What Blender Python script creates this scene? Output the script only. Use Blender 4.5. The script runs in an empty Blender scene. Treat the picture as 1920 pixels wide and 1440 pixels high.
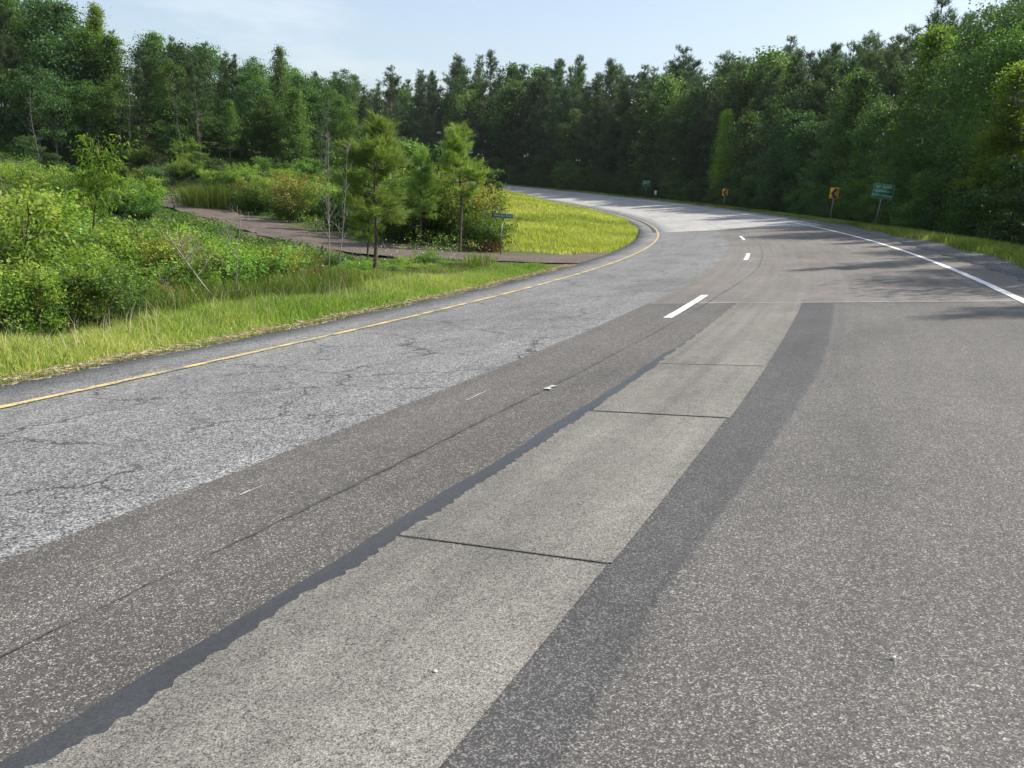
import bpy, math, random
import numpy as np
from mathutils import Matrix, Vector

# ------------------------------------------------------------------ camera, sky, sun, exposure
scene = bpy.context.scene
CAM_Z = 1.9086
PITCH, ROLL, FPX = math.radians(14.1215), math.radians(2.3897), 1547.81
cam = bpy.data.cameras.new("camera")
cam_ob = bpy.data.objects.new("camera", cam)
scene.collection.objects.link(cam_ob)
cam.sensor_width = 36.0
cam.lens = FPX / 1920.0 * 36.0
cam.clip_start, cam.clip_end = 0.05, 5000.0
cam_ob.matrix_world = Matrix.Translation((0, 0, CAM_Z)) @ Matrix.Rotation(math.pi / 2 - PITCH, 4, 'X') @ Matrix.Rotation(ROLL, 4, 'Z')
scene.camera = cam_ob

SUN_AZ, SUN_EL = math.radians(76.0), math.radians(45.0)     # azimuth clockwise from +Y (the view direction)
world = bpy.data.worlds.new("World")
scene.world = world
world.use_nodes = True
wn, wl = world.node_tree.nodes, world.node_tree.links
wn.clear()
w_out = wn.new('ShaderNodeOutputWorld')
w_bg = wn.new('ShaderNodeBackground')
w_bg.inputs['Strength'].default_value = 0.134
sky = wn.new('ShaderNodeTexSky')
sky.sky_type = 'NISHITA'
sky.sun_disc = False
sky.sun_elevation = SUN_EL
sky.sun_rotation = SUN_AZ
sky.air_density, sky.dust_density, sky.ozone_density = 1.0, 2.2, 1.6
w_tc = wn.new('ShaderNodeTexCoord')
w_map = wn.new('ShaderNodeMapping')
w_map.inputs['Scale'].default_value = (1.6, 1.6, 6.0)
w_noise = wn.new('ShaderNodeTexNoise')
w_noise.inputs['Scale'].default_value = 2.3
w_noise.inputs['Detail'].default_value = 7.0
w_noise.inputs['Roughness'].default_value = 0.58
w_ramp = wn.new('ShaderNodeValToRGB')
w_ramp.color_ramp.elements[0].position, w_ramp.color_ramp.elements[0].color = 0.53, (0.22, 0.22, 0.22, 1)
w_ramp.color_ramp.elements[1].position, w_ramp.color_ramp.elements[1].color = 0.80, (0.7, 0.7, 0.7, 1)
w_mix = wn.new('ShaderNodeMix')
w_mix.data_type = 'RGBA'
w_mix.inputs['B'].default_value = (5.4, 5.7, 5.9, 1)
wl.new(w_tc.outputs['Generated'], w_map.inputs['Vector'])
wl.new(w_map.outputs['Vector'], w_noise.inputs['Vector'])
wl.new(w_noise.outputs['Fac'], w_ramp.inputs['Fac'])
wl.new(w_ramp.outputs['Color'], w_mix.inputs['Factor'])
wl.new(sky.outputs['Color'], w_mix.inputs['A'])
wl.new(w_mix.outputs['Result'], w_bg.inputs['Color'])
wl.new(w_bg.outputs['Background'], w_out.inputs['Surface'])

sun = bpy.data.lights.new("sun", 'SUN')
sun.energy, sun.angle, sun.color = 5.0, math.radians(0.53), (1.0, 0.95, 0.86)
sun_ob = bpy.data.objects.new("sun", sun)
scene.collection.objects.link(sun_ob)
sun_dir = Vector((math.sin(SUN_AZ) * math.cos(SUN_EL), math.cos(SUN_AZ) * math.cos(SUN_EL), math.sin(SUN_EL)))
sun_ob.rotation_euler = sun_dir.to_track_quat('Z', 'Y').to_euler()

scene.view_settings.view_transform = 'Standard'
scene.view_settings.look = 'None'
scene.view_settings.exposure = 0.5
scene.view_settings.gamma = 1.0
scene.view_settings.use_curve_mapping = False

rng = np.random.default_rng(7)
random.seed(7)
COL = scene.collection

# ------------------------------------------------------------------ helpers
def link(o, parent=None):
    COL.objects.link(o)
    if parent is not None:
        o.parent = parent
    return o

def tag(o, label=None, cat=None, group=None, kind=None):
    if label: o['label'] = label
    if cat: o['category'] = cat
    if group: o['group'] = group
    if kind: o['kind'] = kind
    return o

def empty(name, loc=(0, 0, 0), rot=(0, 0, 0), scale=(1, 1, 1)):
    o = bpy.data.objects.new(name, None)
    o.empty_display_size = 0.2
    o.location, o.rotation_euler, o.scale = loc, rot, scale
    return link(o)

def np_mesh(name, V, quads=None, tris=None, tone=None, mat=None, smooth=False):
    """mesh from numpy arrays of vertices, quads and triangles, with a per-vertex tone value"""
    me = bpy.data.meshes.new(name)
    V = np.asarray(V, np.float32).reshape(-1, 3)
    idx, starts, n0 = [], [], 0
    for F, k in ((quads, 4), (tris, 3)):
        if F is not None and len(F):
            F = np.asarray(F, np.int32)
            idx.append(F.ravel())
            starts.append(n0 + np.arange(len(F), dtype=np.int32) * k)
            n0 += F.size
    idx = np.concatenate(idx); starts = np.concatenate(starts)
    me.vertices.add(len(V)); me.vertices.foreach_set('co', V.ravel())
    me.loops.add(len(idx)); me.loops.foreach_set('vertex_index', idx)
    me.polygons.add(len(starts)); me.polygons.foreach_set('loop_start', starts)
    if smooth:
        me.polygons.foreach_set('use_smooth', np.ones(len(starts), bool))
    me.update(calc_edges=True)
    if tone is not None:
        a = me.attributes.new('tone', 'FLOAT', 'POINT')
        a.data.foreach_set('value', np.asarray(tone, np.float32))
    if mat is not None:
        me.materials.append(mat)
    return me

def ob(name, me, parent=None):
    return link(bpy.data.objects.new(name, me), parent)

def unit(v):
    return v / (np.linalg.norm(v, axis=-1, keepdims=True) + 1e-9)

def rand_dirs(n, r=rng):
    return unit(r.normal(size=(n, 3)))

class Geo:
    """collects leaves, needles, blades, tubes and boxes into one mesh"""
    def __init__(s): s.V, s.Q, s.T, s.R, s.n = [], [], [], [], 0
    def add(s, V, Q=None, T=None, R=None):
        V = np.asarray(V, float).reshape(-1, 3)
        if Q is not None and len(Q): s.Q.append(np.asarray(Q) + s.n)
        if T is not None and len(T): s.T.append(np.asarray(T) + s.n)
        s.R.append(np.zeros(len(V)) if R is None else R)
        s.V.append(V); s.n += len(V)
    def leaves(s, c, d, nrm, l, w, tone, fold=0.12):
        """pointed leaf of two folded halves: base, left, tip, right"""
        n = len(c); d = unit(d); side = unit(np.cross(d, nrm)); up = np.cross(side, d)
        l = np.broadcast_to(l, n)[:, None]; w = np.broadcast_to(w, n)[:, None]
        m = c + d * l * 0.42 + up * w * fold
        V = np.stack([c, m + side * w / 2, c + d * l, m - side * w / 2], 1).reshape(-1, 3)
        s.add(V, Q=np.arange(4 * n).reshape(n, 4), R=np.repeat(tone, 4))
    def needles(s, c, d, l, w, tone):
        n = len(c); d = unit(d); side = unit(np.cross(d, rand_dirs(n)))
        l = np.broadcast_to(l, n)[:, None]; w = np.broadcast_to(w, n)[:, None]
        V = np.stack([c + side * w / 2, c - side * w / 2, c + d * l], 1).reshape(-1, 3)
        s.add(V, T=np.arange(3 * n).reshape(n, 3), R=np.repeat(tone, 3))
    def blades(s, c, d, h, w, bend, tone):
        """grass blade of a quad and a tip, bent along the horizontal direction d"""
        n = len(c); h = np.broadcast_to(h, n)[:, None]; w = np.broadcast_to(w, n)[:, None]; bend = np.broadcast_to(bend, n)[:, None]
        a = rng.uniform(0, 2 * np.pi, n); side = np.stack([np.cos(a), np.sin(a), np.zeros(n)], 1)
        up = np.array([0, 0, 1.0])
        mid = c + up * h * 0.55 + d * h * bend * 0.3
        tip = c + up * h * (1 - 0.35 * bend) + d * h * bend
        V = np.stack([c + side * w / 2, c - side * w / 2, mid - side * w * 0.38, mid + side * w * 0.38, tip], 1).reshape(-1, 3)
        b = np.arange(n)[:, None] * 5
        s.add(V, Q=b + np.array([0, 1, 2, 3]), T=b + np.array([3, 2, 4]), R=np.repeat(tone, 5))
    def tube(s, P, rad, k=6, tone=0.5):
        P = np.asarray(P, float); n = len(P); rad = np.broadcast_to(rad, n)
        t = np.gradient(P, axis=0); t = unit(t)
        ref = np.where(abs(t[:, 2:3]) > 0.9, np.array([[1.0, 0, 0]]), np.array([[0, 0, 1.0]]))
        a = unit(np.cross(t, ref)); b = np.cross(t, a)
        an = np.arange(k) * 2 * np.pi / k
        V = P[:, None] + (a[:, None] * np.cos(an)[None, :, None] + b[:, None] * np.sin(an)[None, :, None]) * rad[:, None, None]
        Q = [(i * k + j, i * k + (j + 1) % k, (i + 1) * k + (j + 1) % k, (i + 1) * k + j) for i in range(n - 1) for j in range(k)]
        s.add(V.reshape(-1, 3), Q=Q, R=np.full(n * k, tone))
        s.add(np.vstack([V[-1], P[-1:]]), T=[(j, (j + 1) % k, k) for j in range(k)], R=np.full(k + 1, tone))
    def box(s, x0, x1, y0, y1, z0, z1):
        V = [(x, y, z) for x in (x0, x1) for y in (y0, y1) for z in (z0, z1)]
        s.add(V, Q=[(0, 1, 3, 2), (4, 6, 7, 5), (0, 4, 5, 1), (2, 3, 7, 6), (0, 2, 6, 4), (1, 5, 7, 3)])
    def prism(s, pts, y0, y1):
        """outline in x, z extruded along y (y0 is the front)"""
        n = len(pts)
        V = [(x, y0, z) for x, z in pts] + [(x, y1, z) for x, z in pts]
        c = (sum(x for x, z in pts) / n, sum(z for x, z in pts) / n)
        V += [(c[0], y0, c[1]), (c[0], y1, c[1])]
        s.add(V, Q=[(i, (i + 1) % n, n + (i + 1) % n, n + i) for i in range(n)],
              T=[(i, 2 * n, (i + 1) % n) for i in range(n)] + [(n + i, n + (i + 1) % n, 2 * n + 1) for i in range(n)])
    def mesh(s, name, mat, smooth=False):
        return np_mesh(name, np.concatenate(s.V), np.concatenate(s.Q) if s.Q else None,
                       np.concatenate(s.T) if s.T else None, np.concatenate(s.R), mat, smooth)

# ------------------------------------------------------------------ materials
def new_mat(name):
    m = bpy.data.materials.new(name); m.use_nodes = True
    nt = m.node_tree; nt.nodes.clear()
    return m, nt.nodes, nt.links, nt.nodes.new('ShaderNodeOutputMaterial')

def ramp(N, pts, interp='LINEAR'):
    r = N.new('ShaderNodeValToRGB'); cr = r.color_ramp; cr.interpolation = interp
    while len(cr.elements) < len(pts): cr.elements.new(0.5)
    for e, (p, c) in zip(cr.elements, pts):
        e.position = p; e.color = (c[0], c[1], c[2], 1) if not np.isscalar(c) else (c, c, c, 1)
    return r

def mixc(N, L, fac, a, b, mode='MIX'):
    m = N.new('ShaderNodeMix'); m.data_type = 'RGBA'; m.blend_type = mode
    for sock, v in (('Factor', fac), ('A', a), ('B', b)):
        if isinstance(v, bpy.types.NodeSocket): L.new(v, m.inputs[sock])
        elif sock == 'Factor': m.inputs[sock].default_value = v
        else: m.inputs[sock].default_value = (*v, 1)
    return m.outputs['Result']

def noise(N, L, vec, scale, detail=4, rough=0.55):
    n = N.new('ShaderNodeTexNoise'); n.inputs['Scale'].default_value = scale
    n.inputs['Detail'].default_value = detail; n.inputs['Roughness'].default_value = rough
    if vec is not None: L.new(vec, n.inputs['Vector'])
    return n.outputs['Fac']

def foliage_mat(name, cols, trans=0.35, rough=0.5, tcol=1.5):
    """leaf: colours spread over single leaves by 'rnd' and over plants by the object's random value"""
    m, N, L, out = new_mat(name)
    at = N.new('ShaderNodeAttribute'); at.attribute_name = 'tone'
    oi = N.new('ShaderNodeObjectInfo')
    r = ramp(N, [(i / (len(cols) - 1), c) for i, c in enumerate(cols)])
    L.new(at.outputs['Fac'], r.inputs['Fac'])
    hsv = N.new('ShaderNodeHueSaturation')
    mr = N.new('ShaderNodeMapRange'); mr.inputs['To Min'].default_value = 0.65; mr.inputs['To Max'].default_value = 1.4
    L.new(oi.outputs['Random'], mr.inputs['Value']); L.new(mr.outputs['Result'], hsv.inputs['Value'])
    mh = N.new('ShaderNodeMapRange'); mh.inputs['To Min'].default_value = 0.49; mh.inputs['To Max'].default_value = 0.515
    ms = N.new('ShaderNodeMath'); ms.operation = 'FRACT'; mm = N.new('ShaderNodeMath'); mm.operation = 'MULTIPLY'; mm.inputs[1].default_value = 7.31
    L.new(oi.outputs['Random'], mm.inputs[0]); L.new(mm.outputs[0], ms.inputs[0]); L.new(ms.outputs[0], mh.inputs['Value'])
    L.new(mh.outputs['Result'], hsv.inputs['Hue'])
    L.new(r.outputs['Color'], hsv.inputs['Color'])
    p = N.new('ShaderNodeBsdfPrincipled'); p.inputs['Roughness'].default_value = rough
    p.inputs['Specular IOR Level'].default_value = 0.22
    L.new(hsv.outputs['Color'], p.inputs['Base Color'])
    t = N.new('ShaderNodeBsdfTranslucent')
    tc = mixc(N, L, 1.0, hsv.outputs['Color'], (tcol * 1.07, tcol * 1.13, tcol * 0.5), 'MULTIPLY')
    L.new(tc, t.inputs['Color'])
    mx = N.new('ShaderNodeMixShader'); mx.inputs['Fac'].default_value = trans
    L.new(p.outputs['BSDF'], mx.inputs[1]); L.new(t.outputs['BSDF'], mx.inputs[2]); L.new(mx.outputs['Shader'], out.inputs['Surface'])
    return m

def bark_mat(name, a, b, scale=18):
    m, N, L, out = new_mat(name)
    tc = N.new('ShaderNodeTexCoord'); mp = N.new('ShaderNodeMapping'); mp.inputs['Scale'].default_value = (1, 1, 0.25)
    L.new(tc.outputs['Object'], mp.inputs['Vector'])
    n = noise(N, L, mp.outputs['Vector'], scale, 5, 0.65)
    r = ramp(N, [(0.35, a), (0.65, b)]); L.new(n, r.inputs['Fac'])
    p = N.new('ShaderNodeBsdfPrincipled'); p.inputs['Roughness'].default_value = 0.9
    L.new(r.outputs['Color'], p.inputs['Base Color'])
    bu = N.new('ShaderNodeBump'); bu.inputs['Strength'].default_value = 0.6; bu.inputs['Distance'].default_value = 0.03
    L.new(n, bu.inputs['Height']); L.new(bu.outputs['Normal'], p.inputs['Normal'])
    L.new(p.outputs['BSDF'], out.inputs['Surface'])
    return m

def plain_mat(name, col, rough=0.5, metal=0.0, wear=0.25, scale=9):
    m, N, L, out = new_mat(name)
    tc = N.new('ShaderNodeTexCoord')
    n = noise(N, L, tc.outputs['Object'], scale, 5, 0.6)
    d = tuple(c * (1 - wear) for c in col)
    r = ramp(N, [(0.35, d), (0.6, col)]); L.new(n, r.inputs['Fac'])
    p = N.new('ShaderNodeBsdfPrincipled'); p.inputs['Roughness'].default_value = rough; p.inputs['Metallic'].default_value = metal
    L.new(r.outputs['Color'], p.inputs['Base Color']); L.new(p.outputs['BSDF'], out.inputs['Surface'])
    return m

def paving_mat(name, stops, grain, big=0.18, streak=0.15, bump=0.5, rough=0.85, cracks=0.0, tint=None, stops2=None, clump=0.42, spec=0.3):
    """asphalt: aggregate grains as voronoi cells coloured by 'stops', patches, wear along the lane, optional cracks.
    The UV map holds metres across (x) and along (y) the road."""
    grain *= 3.2
    m, N, L, out = new_mat(name)
    uv = N.new('ShaderNodeUVMap'); uv.uv_map = 'UVMap'
    vo = N.new('ShaderNodeTexVoronoi'); vo.voronoi_dimensions = '2D'; vo.inputs['Scale'].default_value = grain
    L.new(uv.outputs['UV'], vo.inputs['Vector'])
    sp = N.new('ShaderNodeSeparateColor'); L.new(vo.outputs['Color'], sp.inputs['Color'])
    vb = N.new('ShaderNodeTexVoronoi'); vb.voronoi_dimensions = '2D'; vb.inputs['Scale'].default_value = grain * 0.43
    L.new(uv.outputs['UV'], vb.inputs['Vector'])
    sb = N.new('ShaderNodeSeparateColor'); L.new(vb.outputs['Color'], sb.inputs['Color'])
    cellmix = N.new('ShaderNodeMix'); cellmix.inputs['Factor'].default_value = 0.25
    L.new(sp.outputs[0], cellmix.inputs['A']); L.new(sb.outputs[1], cellmix.inputs['B'])
    nmid = noise(N, L, uv.outputs['UV'], 9.0, 5, 0.7)
    ma = N.new('ShaderNodeMath'); ma.operation = 'MULTIPLY_ADD'; ma.inputs[1].default_value = clump; ma.inputs[2].default_value = -clump / 2
    L.new(nmid, ma.inputs[0])
    mb = N.new('ShaderNodeMath'); mb.operation = 'ADD'; L.new(ma.outputs[0], mb.inputs[0]); L.new(cellmix.outputs['Result'], mb.inputs[1])
    r = ramp(N, stops); L.new(mb.outputs[0], r.inputs['Fac'])
    col = r.outputs['Color']
    if stops2:      # towards the far side of the strip the neighbour's stones take over, stone by stone
        r2 = ramp(N, stops2); L.new(mb.outputs[0], r2.inputs['Fac'])
        uc = N.new('ShaderNodeUVMap'); uc.uv_map = 'Cross'
        sx = N.new('ShaderNodeSeparateXYZ'); L.new(uc.outputs['UV'], sx.inputs[0])
        m1 = N.new('ShaderNodeMath'); m1.operation = 'MULTIPLY_ADD'; m1.inputs[1].default_value = 0.08; L.new(sp.outputs[2], m1.inputs[0]); L.new(sx.outputs[0], m1.inputs[2])
        m2 = N.new('ShaderNodeMath'); m2.operation = 'MULTIPLY_ADD'; m2.inputs[1].default_value = 0.14; L.new(nmid, m2.inputs[0]); L.new(m1.outputs[0], m2.inputs[2])
        rx = ramp(N, [(.985, 0.0), (1.03, 1.0)]); L.new(m2.outputs[0], rx.inputs['Fac'])
        col = mixc(N, L, rx.outputs['Color'], col, r2.outputs['Color'])
    mpb = N.new('ShaderNodeMapping'); mpb.inputs['Scale'].default_value = (1, 0.5, 1); L.new(uv.outputs['UV'], mpb.inputs['Vector'])
    nb = noise(N, L, mpb.outputs['Vector'], 1.1, 6, 0.62)
    rb = ramp(N, [(0.3, 1 - big), (0.7, 1 + big)]); L.new(nb, rb.inputs['Fac'])
    col = mixc(N, L, 1.0, col, rb.outputs['Color'], 'MULTIPLY')
    mps = N.new('ShaderNodeMapping'); mps.inputs['Scale'].default_value = (3.2, 0.06, 1); L.new(uv.outputs['UV'], mps.inputs['Vector'])
    ns = noise(N, L, mps.outputs['Vector'], 2.0, 5, 0.6)
    rs = ramp(N, [(0.3, 1 - streak), (0.7, 1 + streak)]); L.new(ns, rs.inputs['Fac'])
    col = mixc(N, L, 1.0, col, rs.outputs['Color'], 'MULTIPLY')
    nst = noise(N, L, mpb.outputs['Vector'], 0.45, 7, 0.7)
    rst = ramp(N, [(0.38, 0.80), (0.5, 1.0), (0.66, 1.10)]); L.new(nst, rst.inputs['Fac'])
    col = mixc(N, L, 1.0, col, rst.outputs['Color'], 'MULTIPLY')
    if tint: col = mixc(N, L, 1.0, col, tint, 'MULTIPLY')
    h = cellmix.outputs['Result']
    if cracks:
        wn_ = N.new('ShaderNodeTexNoise'); wn_.inputs['Scale'].default_value = 4.5; wn_.inputs['Detail'].default_value = 6; wn_.inputs['Roughness'].default_value = 0.65
        L.new(uv.outputs['UV'], wn_.inputs['Vector'])
        add = N.new('ShaderNodeVectorMath'); add.operation = 'MULTIPLY_ADD'; add.inputs[1].default_value = (0.55, 0.55, 0)
        L.new(wn_.outputs['Color'], add.inputs[0]); L.new(uv.outputs['UV'], add.inputs[2])
        mc = N.new('ShaderNodeMapping'); mc.inputs['Scale'].default_value = (0.85, 1.25, 1); L.new(add.outputs[0], mc.inputs['Vector'])
        vc = N.new('ShaderNodeTexVoronoi'); vc.voronoi_dimensions = '2D'; vc.feature = 'DISTANCE_TO_EDGE'; vc.inputs['Scale'].default_value = 1.0
        L.new(mc.outputs['Vector'], vc.inputs['Vector'])
        rc = ramp(N, [(0.0, 1.0), (0.009, 0.9), (0.02, 0.0)]); L.new(vc.outputs['Distance'], rc.inputs['Fac'])
        nm = noise(N, L, uv.outputs['UV'], 0.9, 3, 0.6)
        rm = ramp(N, [(0.40, 0.0), (0.52, cracks)]); L.new(nm, rm.inputs['Fac'])
        fac = mixc(N, L, 1.0, rc.outputs['Color'], rm.outputs['Color'], 'MULTIPLY')
        col = mixc(N, L, fac, col, (0.03, 0.03, 0.031))
    p = N.new('ShaderNodeBsdfPrincipled'); p.inputs['Roughness'].default_value = rough; p.inputs['Specular IOR Level'].default_value = spec
    L.new(col, p.inputs['Base Color'])
    bu = N.new('ShaderNodeBump'); bu.inputs['Strength'].default_value = bump; bu.inputs['Distance'].default_value = 0.003
    L.new(h, bu.inputs['Height']); L.new(bu.outputs['Normal'], p.inputs['Normal'])
    L.new(p.outputs['BSDF'], out.inputs['Surface'])
    return m

def paint_mat(name, col, under, wear=0.5):
    """road paint, worn through to the asphalt in small chips"""
    m, N, L, out = new_mat(name)
    uv = N.new('ShaderNodeUVMap'); uv.uv_map = 'UVMap'
    n = noise(N, L, uv.outputs['UV'], 30, 5, 0.7)
    n2 = noise(N, L, uv.outputs['UV'], 2.5, 4, 0.6)
    ad = N.new('ShaderNodeMath'); ad.operation = 'ADD'; L.new(n, ad.inputs[0]); L.new(n2, ad.inputs[1])
    r = ramp(N, [(0.5 + wear * 0.35 - 0.12, 0.0), (0.5 + wear * 0.35 - 0.02, 1.0)])
    hf = N.new('ShaderNodeMath'); hf.operation = 'MULTIPLY'; hf.inputs[1].default_value = 0.62
    L.new(ad.outputs[0], hf.inputs[0]); L.new(hf.outputs[0], r.inputs['Fac'])
    c = mixc(N, L, r.outputs['Color'], under, col)
    p = N.new('ShaderNodeBsdfPrincipled'); p.inputs['Roughness'].default_value = 0.7
    L.new(c, p.inputs['Base Color']); L.new(p.outputs['BSDF'], out.inputs['Surface'])
    return m

def ground_mat():
    m, N, L, out = new_mat('soil_and_turf')
    tc = N.new('ShaderNodeTexCoord')
    n1 = noise(N, L, tc.outputs['Object'], 0.35, 6, 0.6)
    n2 = noise(N, L, tc.outputs['Object'], 7, 6, 0.7)
    r1 = ramp(N, [(0.35, (0.05, 0.062, 0.02)), (0.55, (0.075, 0.085, 0.028)), (0.72, (0.10, 0.075, 0.04))]); L.new(n1, r1.inputs['Fac'])
    r2 = ramp(N, [(0.3, 0.55), (0.7, 1.35)]); L.new(n2, r2.inputs['Fac'])
    c = mixc(N, L, 1.0, r1.outputs['Color'], r2.outputs['Color'], 'MULTIPLY')
    p = N.new('ShaderNodeBsdfPrincipled'); p.inputs['Roughness'].default_value = 0.95
    L.new(c, p.inputs['Base Color'])
    bu = N.new('ShaderNodeBump'); bu.inputs['Strength'].default_value = 0.8; bu.inputs['Distance'].default_value = 0.06
    L.new(n2, bu.inputs['Height']); L.new(bu.outputs['Normal'], p.inputs['Normal'])
    L.new(p.outputs['BSDF'], out.inputs['Surface'])
    return m

def g(v, a=1.0, b=1.0, c=1.0): return (v * a, v * b, v * c)
M = {}
M['ground'] = ground_mat()
# grain stops run from the dark binder to the pale stones
M['chip'] = paving_mat('weathered_grey_chip_seal', [(0.15, g(.03)), (.42, g(.12, 1, 1, .99)), (.62, g(.19, 1, 1, .99)), (.88, g(.36, 1, 1, .98))], 46, .16, .08, .9, cracks=0.95)
M['shoulder'] = paving_mat('old_dark_shoulder_asphalt', [(0.2, g(.04)), (.5, g(.12)), (.88, g(.30))], 46, .2, .08, .8, cracks=0.7)
BROWN = [(.1, g(.040, 1.07, 1, .95)), (.5, g(.080, 1.07, 1, .94)), (.74, g(.122, 1.07, 1, .92)), (.94, g(.33, 1.05, 1, .87))]
M['brown'] = paving_mat('brown_asphalt_with_pale_stones', BROWN, 92, .13, .10, .5, rough=.75, clump=.2, spec=.35)
M['brownleft'] = paving_mat('dark_brown_asphalt', [(.1, g(.038, 1.1, 1, .93)), (.55, g(.072, 1.1, 1, .92)), (.77, g(.11, 1.09, 1, .91)), (.94, g(.38, 1.05, 1, .87))], 84, .13, .10, .45, rough=.75, clump=.22, spec=.35)
M['tan'] = paving_mat('smooth_tan_asphalt', [(.15, g(.08, 1.1, 1, .91)), (.55, g(.128, 1.1, 1, .91)), (.88, g(.25, 1.08, 1, .9))], 80, .1, .13, .35)
M['farpave'] = paving_mat('pale_grey_asphalt', [(.15, g(.24, 1.03, 1, .95)), (.85, g(.42, 1.03, 1, .95))], 60, .1, .1, .3)
M['patch'] = paving_mat('worn_pale_patch', [(.12, g(.05)), (.4, g(.138, 1.06, 1, .89)), (.65, g(.185, 1.06, 1, .88)), (.94, g(.29, 1.05, 1, .87))], 98, .14, .16, .6)
M['strip'] = paving_mat('dark_grey_strip', [(.1, g(.034, 1.04, 1, .97)), (.6, g(.054, 1.04, 1, .97)), (.95, g(.19, 1.04, 1, .96))], 88, .14, .12, .3, rough=.68, stops2=BROWN, clump=.25, spec=.35)
M['seal'] = paving_mat('bitumen_sealer', [(.1, g(.034, .97, 1, 1.02)), (.9, g(.058, .97, 1, 1.02))], 60, .2, .1, .15, rough=.5, spec=.5)
M['joint'] = paving_mat('dark_joint_filler', [(.1, g(.03)), (.9, g(.11))], 60, .3, .1, .3)
M['lightjoint'] = paving_mat('chalky_joint_line', [(.1, g(.22)), (.9, g(.5))], 60, .3, .1, .2)
M['sidepave'] = paving_mat('worn_brown_gravel_road', [(.1, g(.04, 1.3, 1, .78)), (.5, g(.075, 1.3, 1, .78)), (.9, g(.14, 1.2, 1, .82))], 24, .22, .28, .8)
M['gravel'] = paving_mat('dark_gravel', [(.1, g(.035)), (.55, g(.11)), (.9, g(.30))], 22, .25, .05, 1.0)
M['yellow'] = paint_mat('worn_yellow_paint', (.58, .46, .17), (.15, .145, .13), .5)
M['white'] = paint_mat('white_paint', (.74, .74, .73), (.22, .21, .2), .22)
M['oldwhite'] = paint_mat('faded_white_paint', (.46, .45, .43), (.26, .25, .24), .3)
M['pinebark'] = bark_mat('pine_bark', (.045, .032, .024), (.12, .09, .065))
M['greybark'] = bark_mat('grey_bark', (.07, .065, .055), (.19, .175, .15))
M['palebark'] = bark_mat('bare_pale_wood', (.15, .135, .115), (.32, .295, .255), 10)
M['darkbark'] = bark_mat('dark_dead_wood', (.035, .03, .026), (.10, .09, .075), 10)
M['stem'] = bark_mat('green_brown_stems', (.05, .045, .02), (.11, .09, .04))
M['steel'] = plain_mat('galvanised_post', (.30, .30, .29), .55, .5, .3)
M['woodpost'] = plain_mat('weathered_post', (.20, .18, .15), .9, 0, .4, 14)
M['signgreen'] = plain_mat('green_sign_face', (.004, .17, .075), .4, 0, .12, 4)
M['signblue'] = plain_mat('dark_teal_sign_face', (.012, .075, .065), .4, 0, .12, 6)
M['signyellow'] = plain_mat('amber_sign_face', (.78, .36, .012), .4, 0, .1, 4)
M['signwhite'] = plain_mat('white_sign_face', (.72, .74, .74), .45, 0, .1, 8)
M['legend'] = plain_mat('reflective_lettering', (.55, .62, .6), .4, 0, .2, 12)
M['black'] = plain_mat('black_print', (.012, .012, .012), .5, 0, .1)
M['stone'] = plain_mat('pale_stone', (.6, .58, .54), .8, 0, .3, 30)
M['pine'] = foliage_mat('pine_needles', [(.03, .066, .034), (.052, .096, .043), (.09, .136, .052)], .3, .5, 1.25)
M['youngpine'] = foliage_mat('young_pine_needles', [(.085, .155, .035), (.15, .225, .05), (.23, .30, .08)], .4, .45, 1.3)
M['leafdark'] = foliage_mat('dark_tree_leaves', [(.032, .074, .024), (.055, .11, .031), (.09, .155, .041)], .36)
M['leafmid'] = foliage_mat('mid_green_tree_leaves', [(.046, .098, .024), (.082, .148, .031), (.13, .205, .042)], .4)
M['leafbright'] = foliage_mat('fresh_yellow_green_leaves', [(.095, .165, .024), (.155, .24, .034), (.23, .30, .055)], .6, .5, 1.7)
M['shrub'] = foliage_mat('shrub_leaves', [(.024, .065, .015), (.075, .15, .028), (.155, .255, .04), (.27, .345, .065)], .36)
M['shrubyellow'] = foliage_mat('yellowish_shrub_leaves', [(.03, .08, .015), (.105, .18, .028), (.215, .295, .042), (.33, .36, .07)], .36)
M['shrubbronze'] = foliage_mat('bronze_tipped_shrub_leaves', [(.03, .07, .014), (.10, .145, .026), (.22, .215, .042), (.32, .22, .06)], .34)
M['grass'] = foliage_mat('roadside_grass', [(.062, .118, .022), (.125, .205, .036), (.215, .285, .058), (.45, .41, .19)], .4, .5)
M['drygrass'] = foliage_mat('dry_red_broom_grass', [(.12, .10, .035), (.22, .12, .06), (.3, .17, .09)], .35, .6)
M['field'] = foliage_mat('island_grass', [(.15, .18, .035), (.235, .255, .05), (.33, .33, .075), (.46, .42, .15)], .4, .5)
M['weed'] = foliage_mat('tangled_weeds', [(.025, .055, .013), (.06, .11, .02), (.115, .175, .03), (.25, .25, .08)], .35)
M['straw'] = foliage_mat('pine_straw', [(.22, .15, .10), (.36, .27, .2), (.5, .42, .34)], .1, .8)
M['flower'] = foliage_mat('white_flower_heads', [(.55, .55, .45), (.75, .75, .68)], .3, .7, 1.0)

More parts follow.
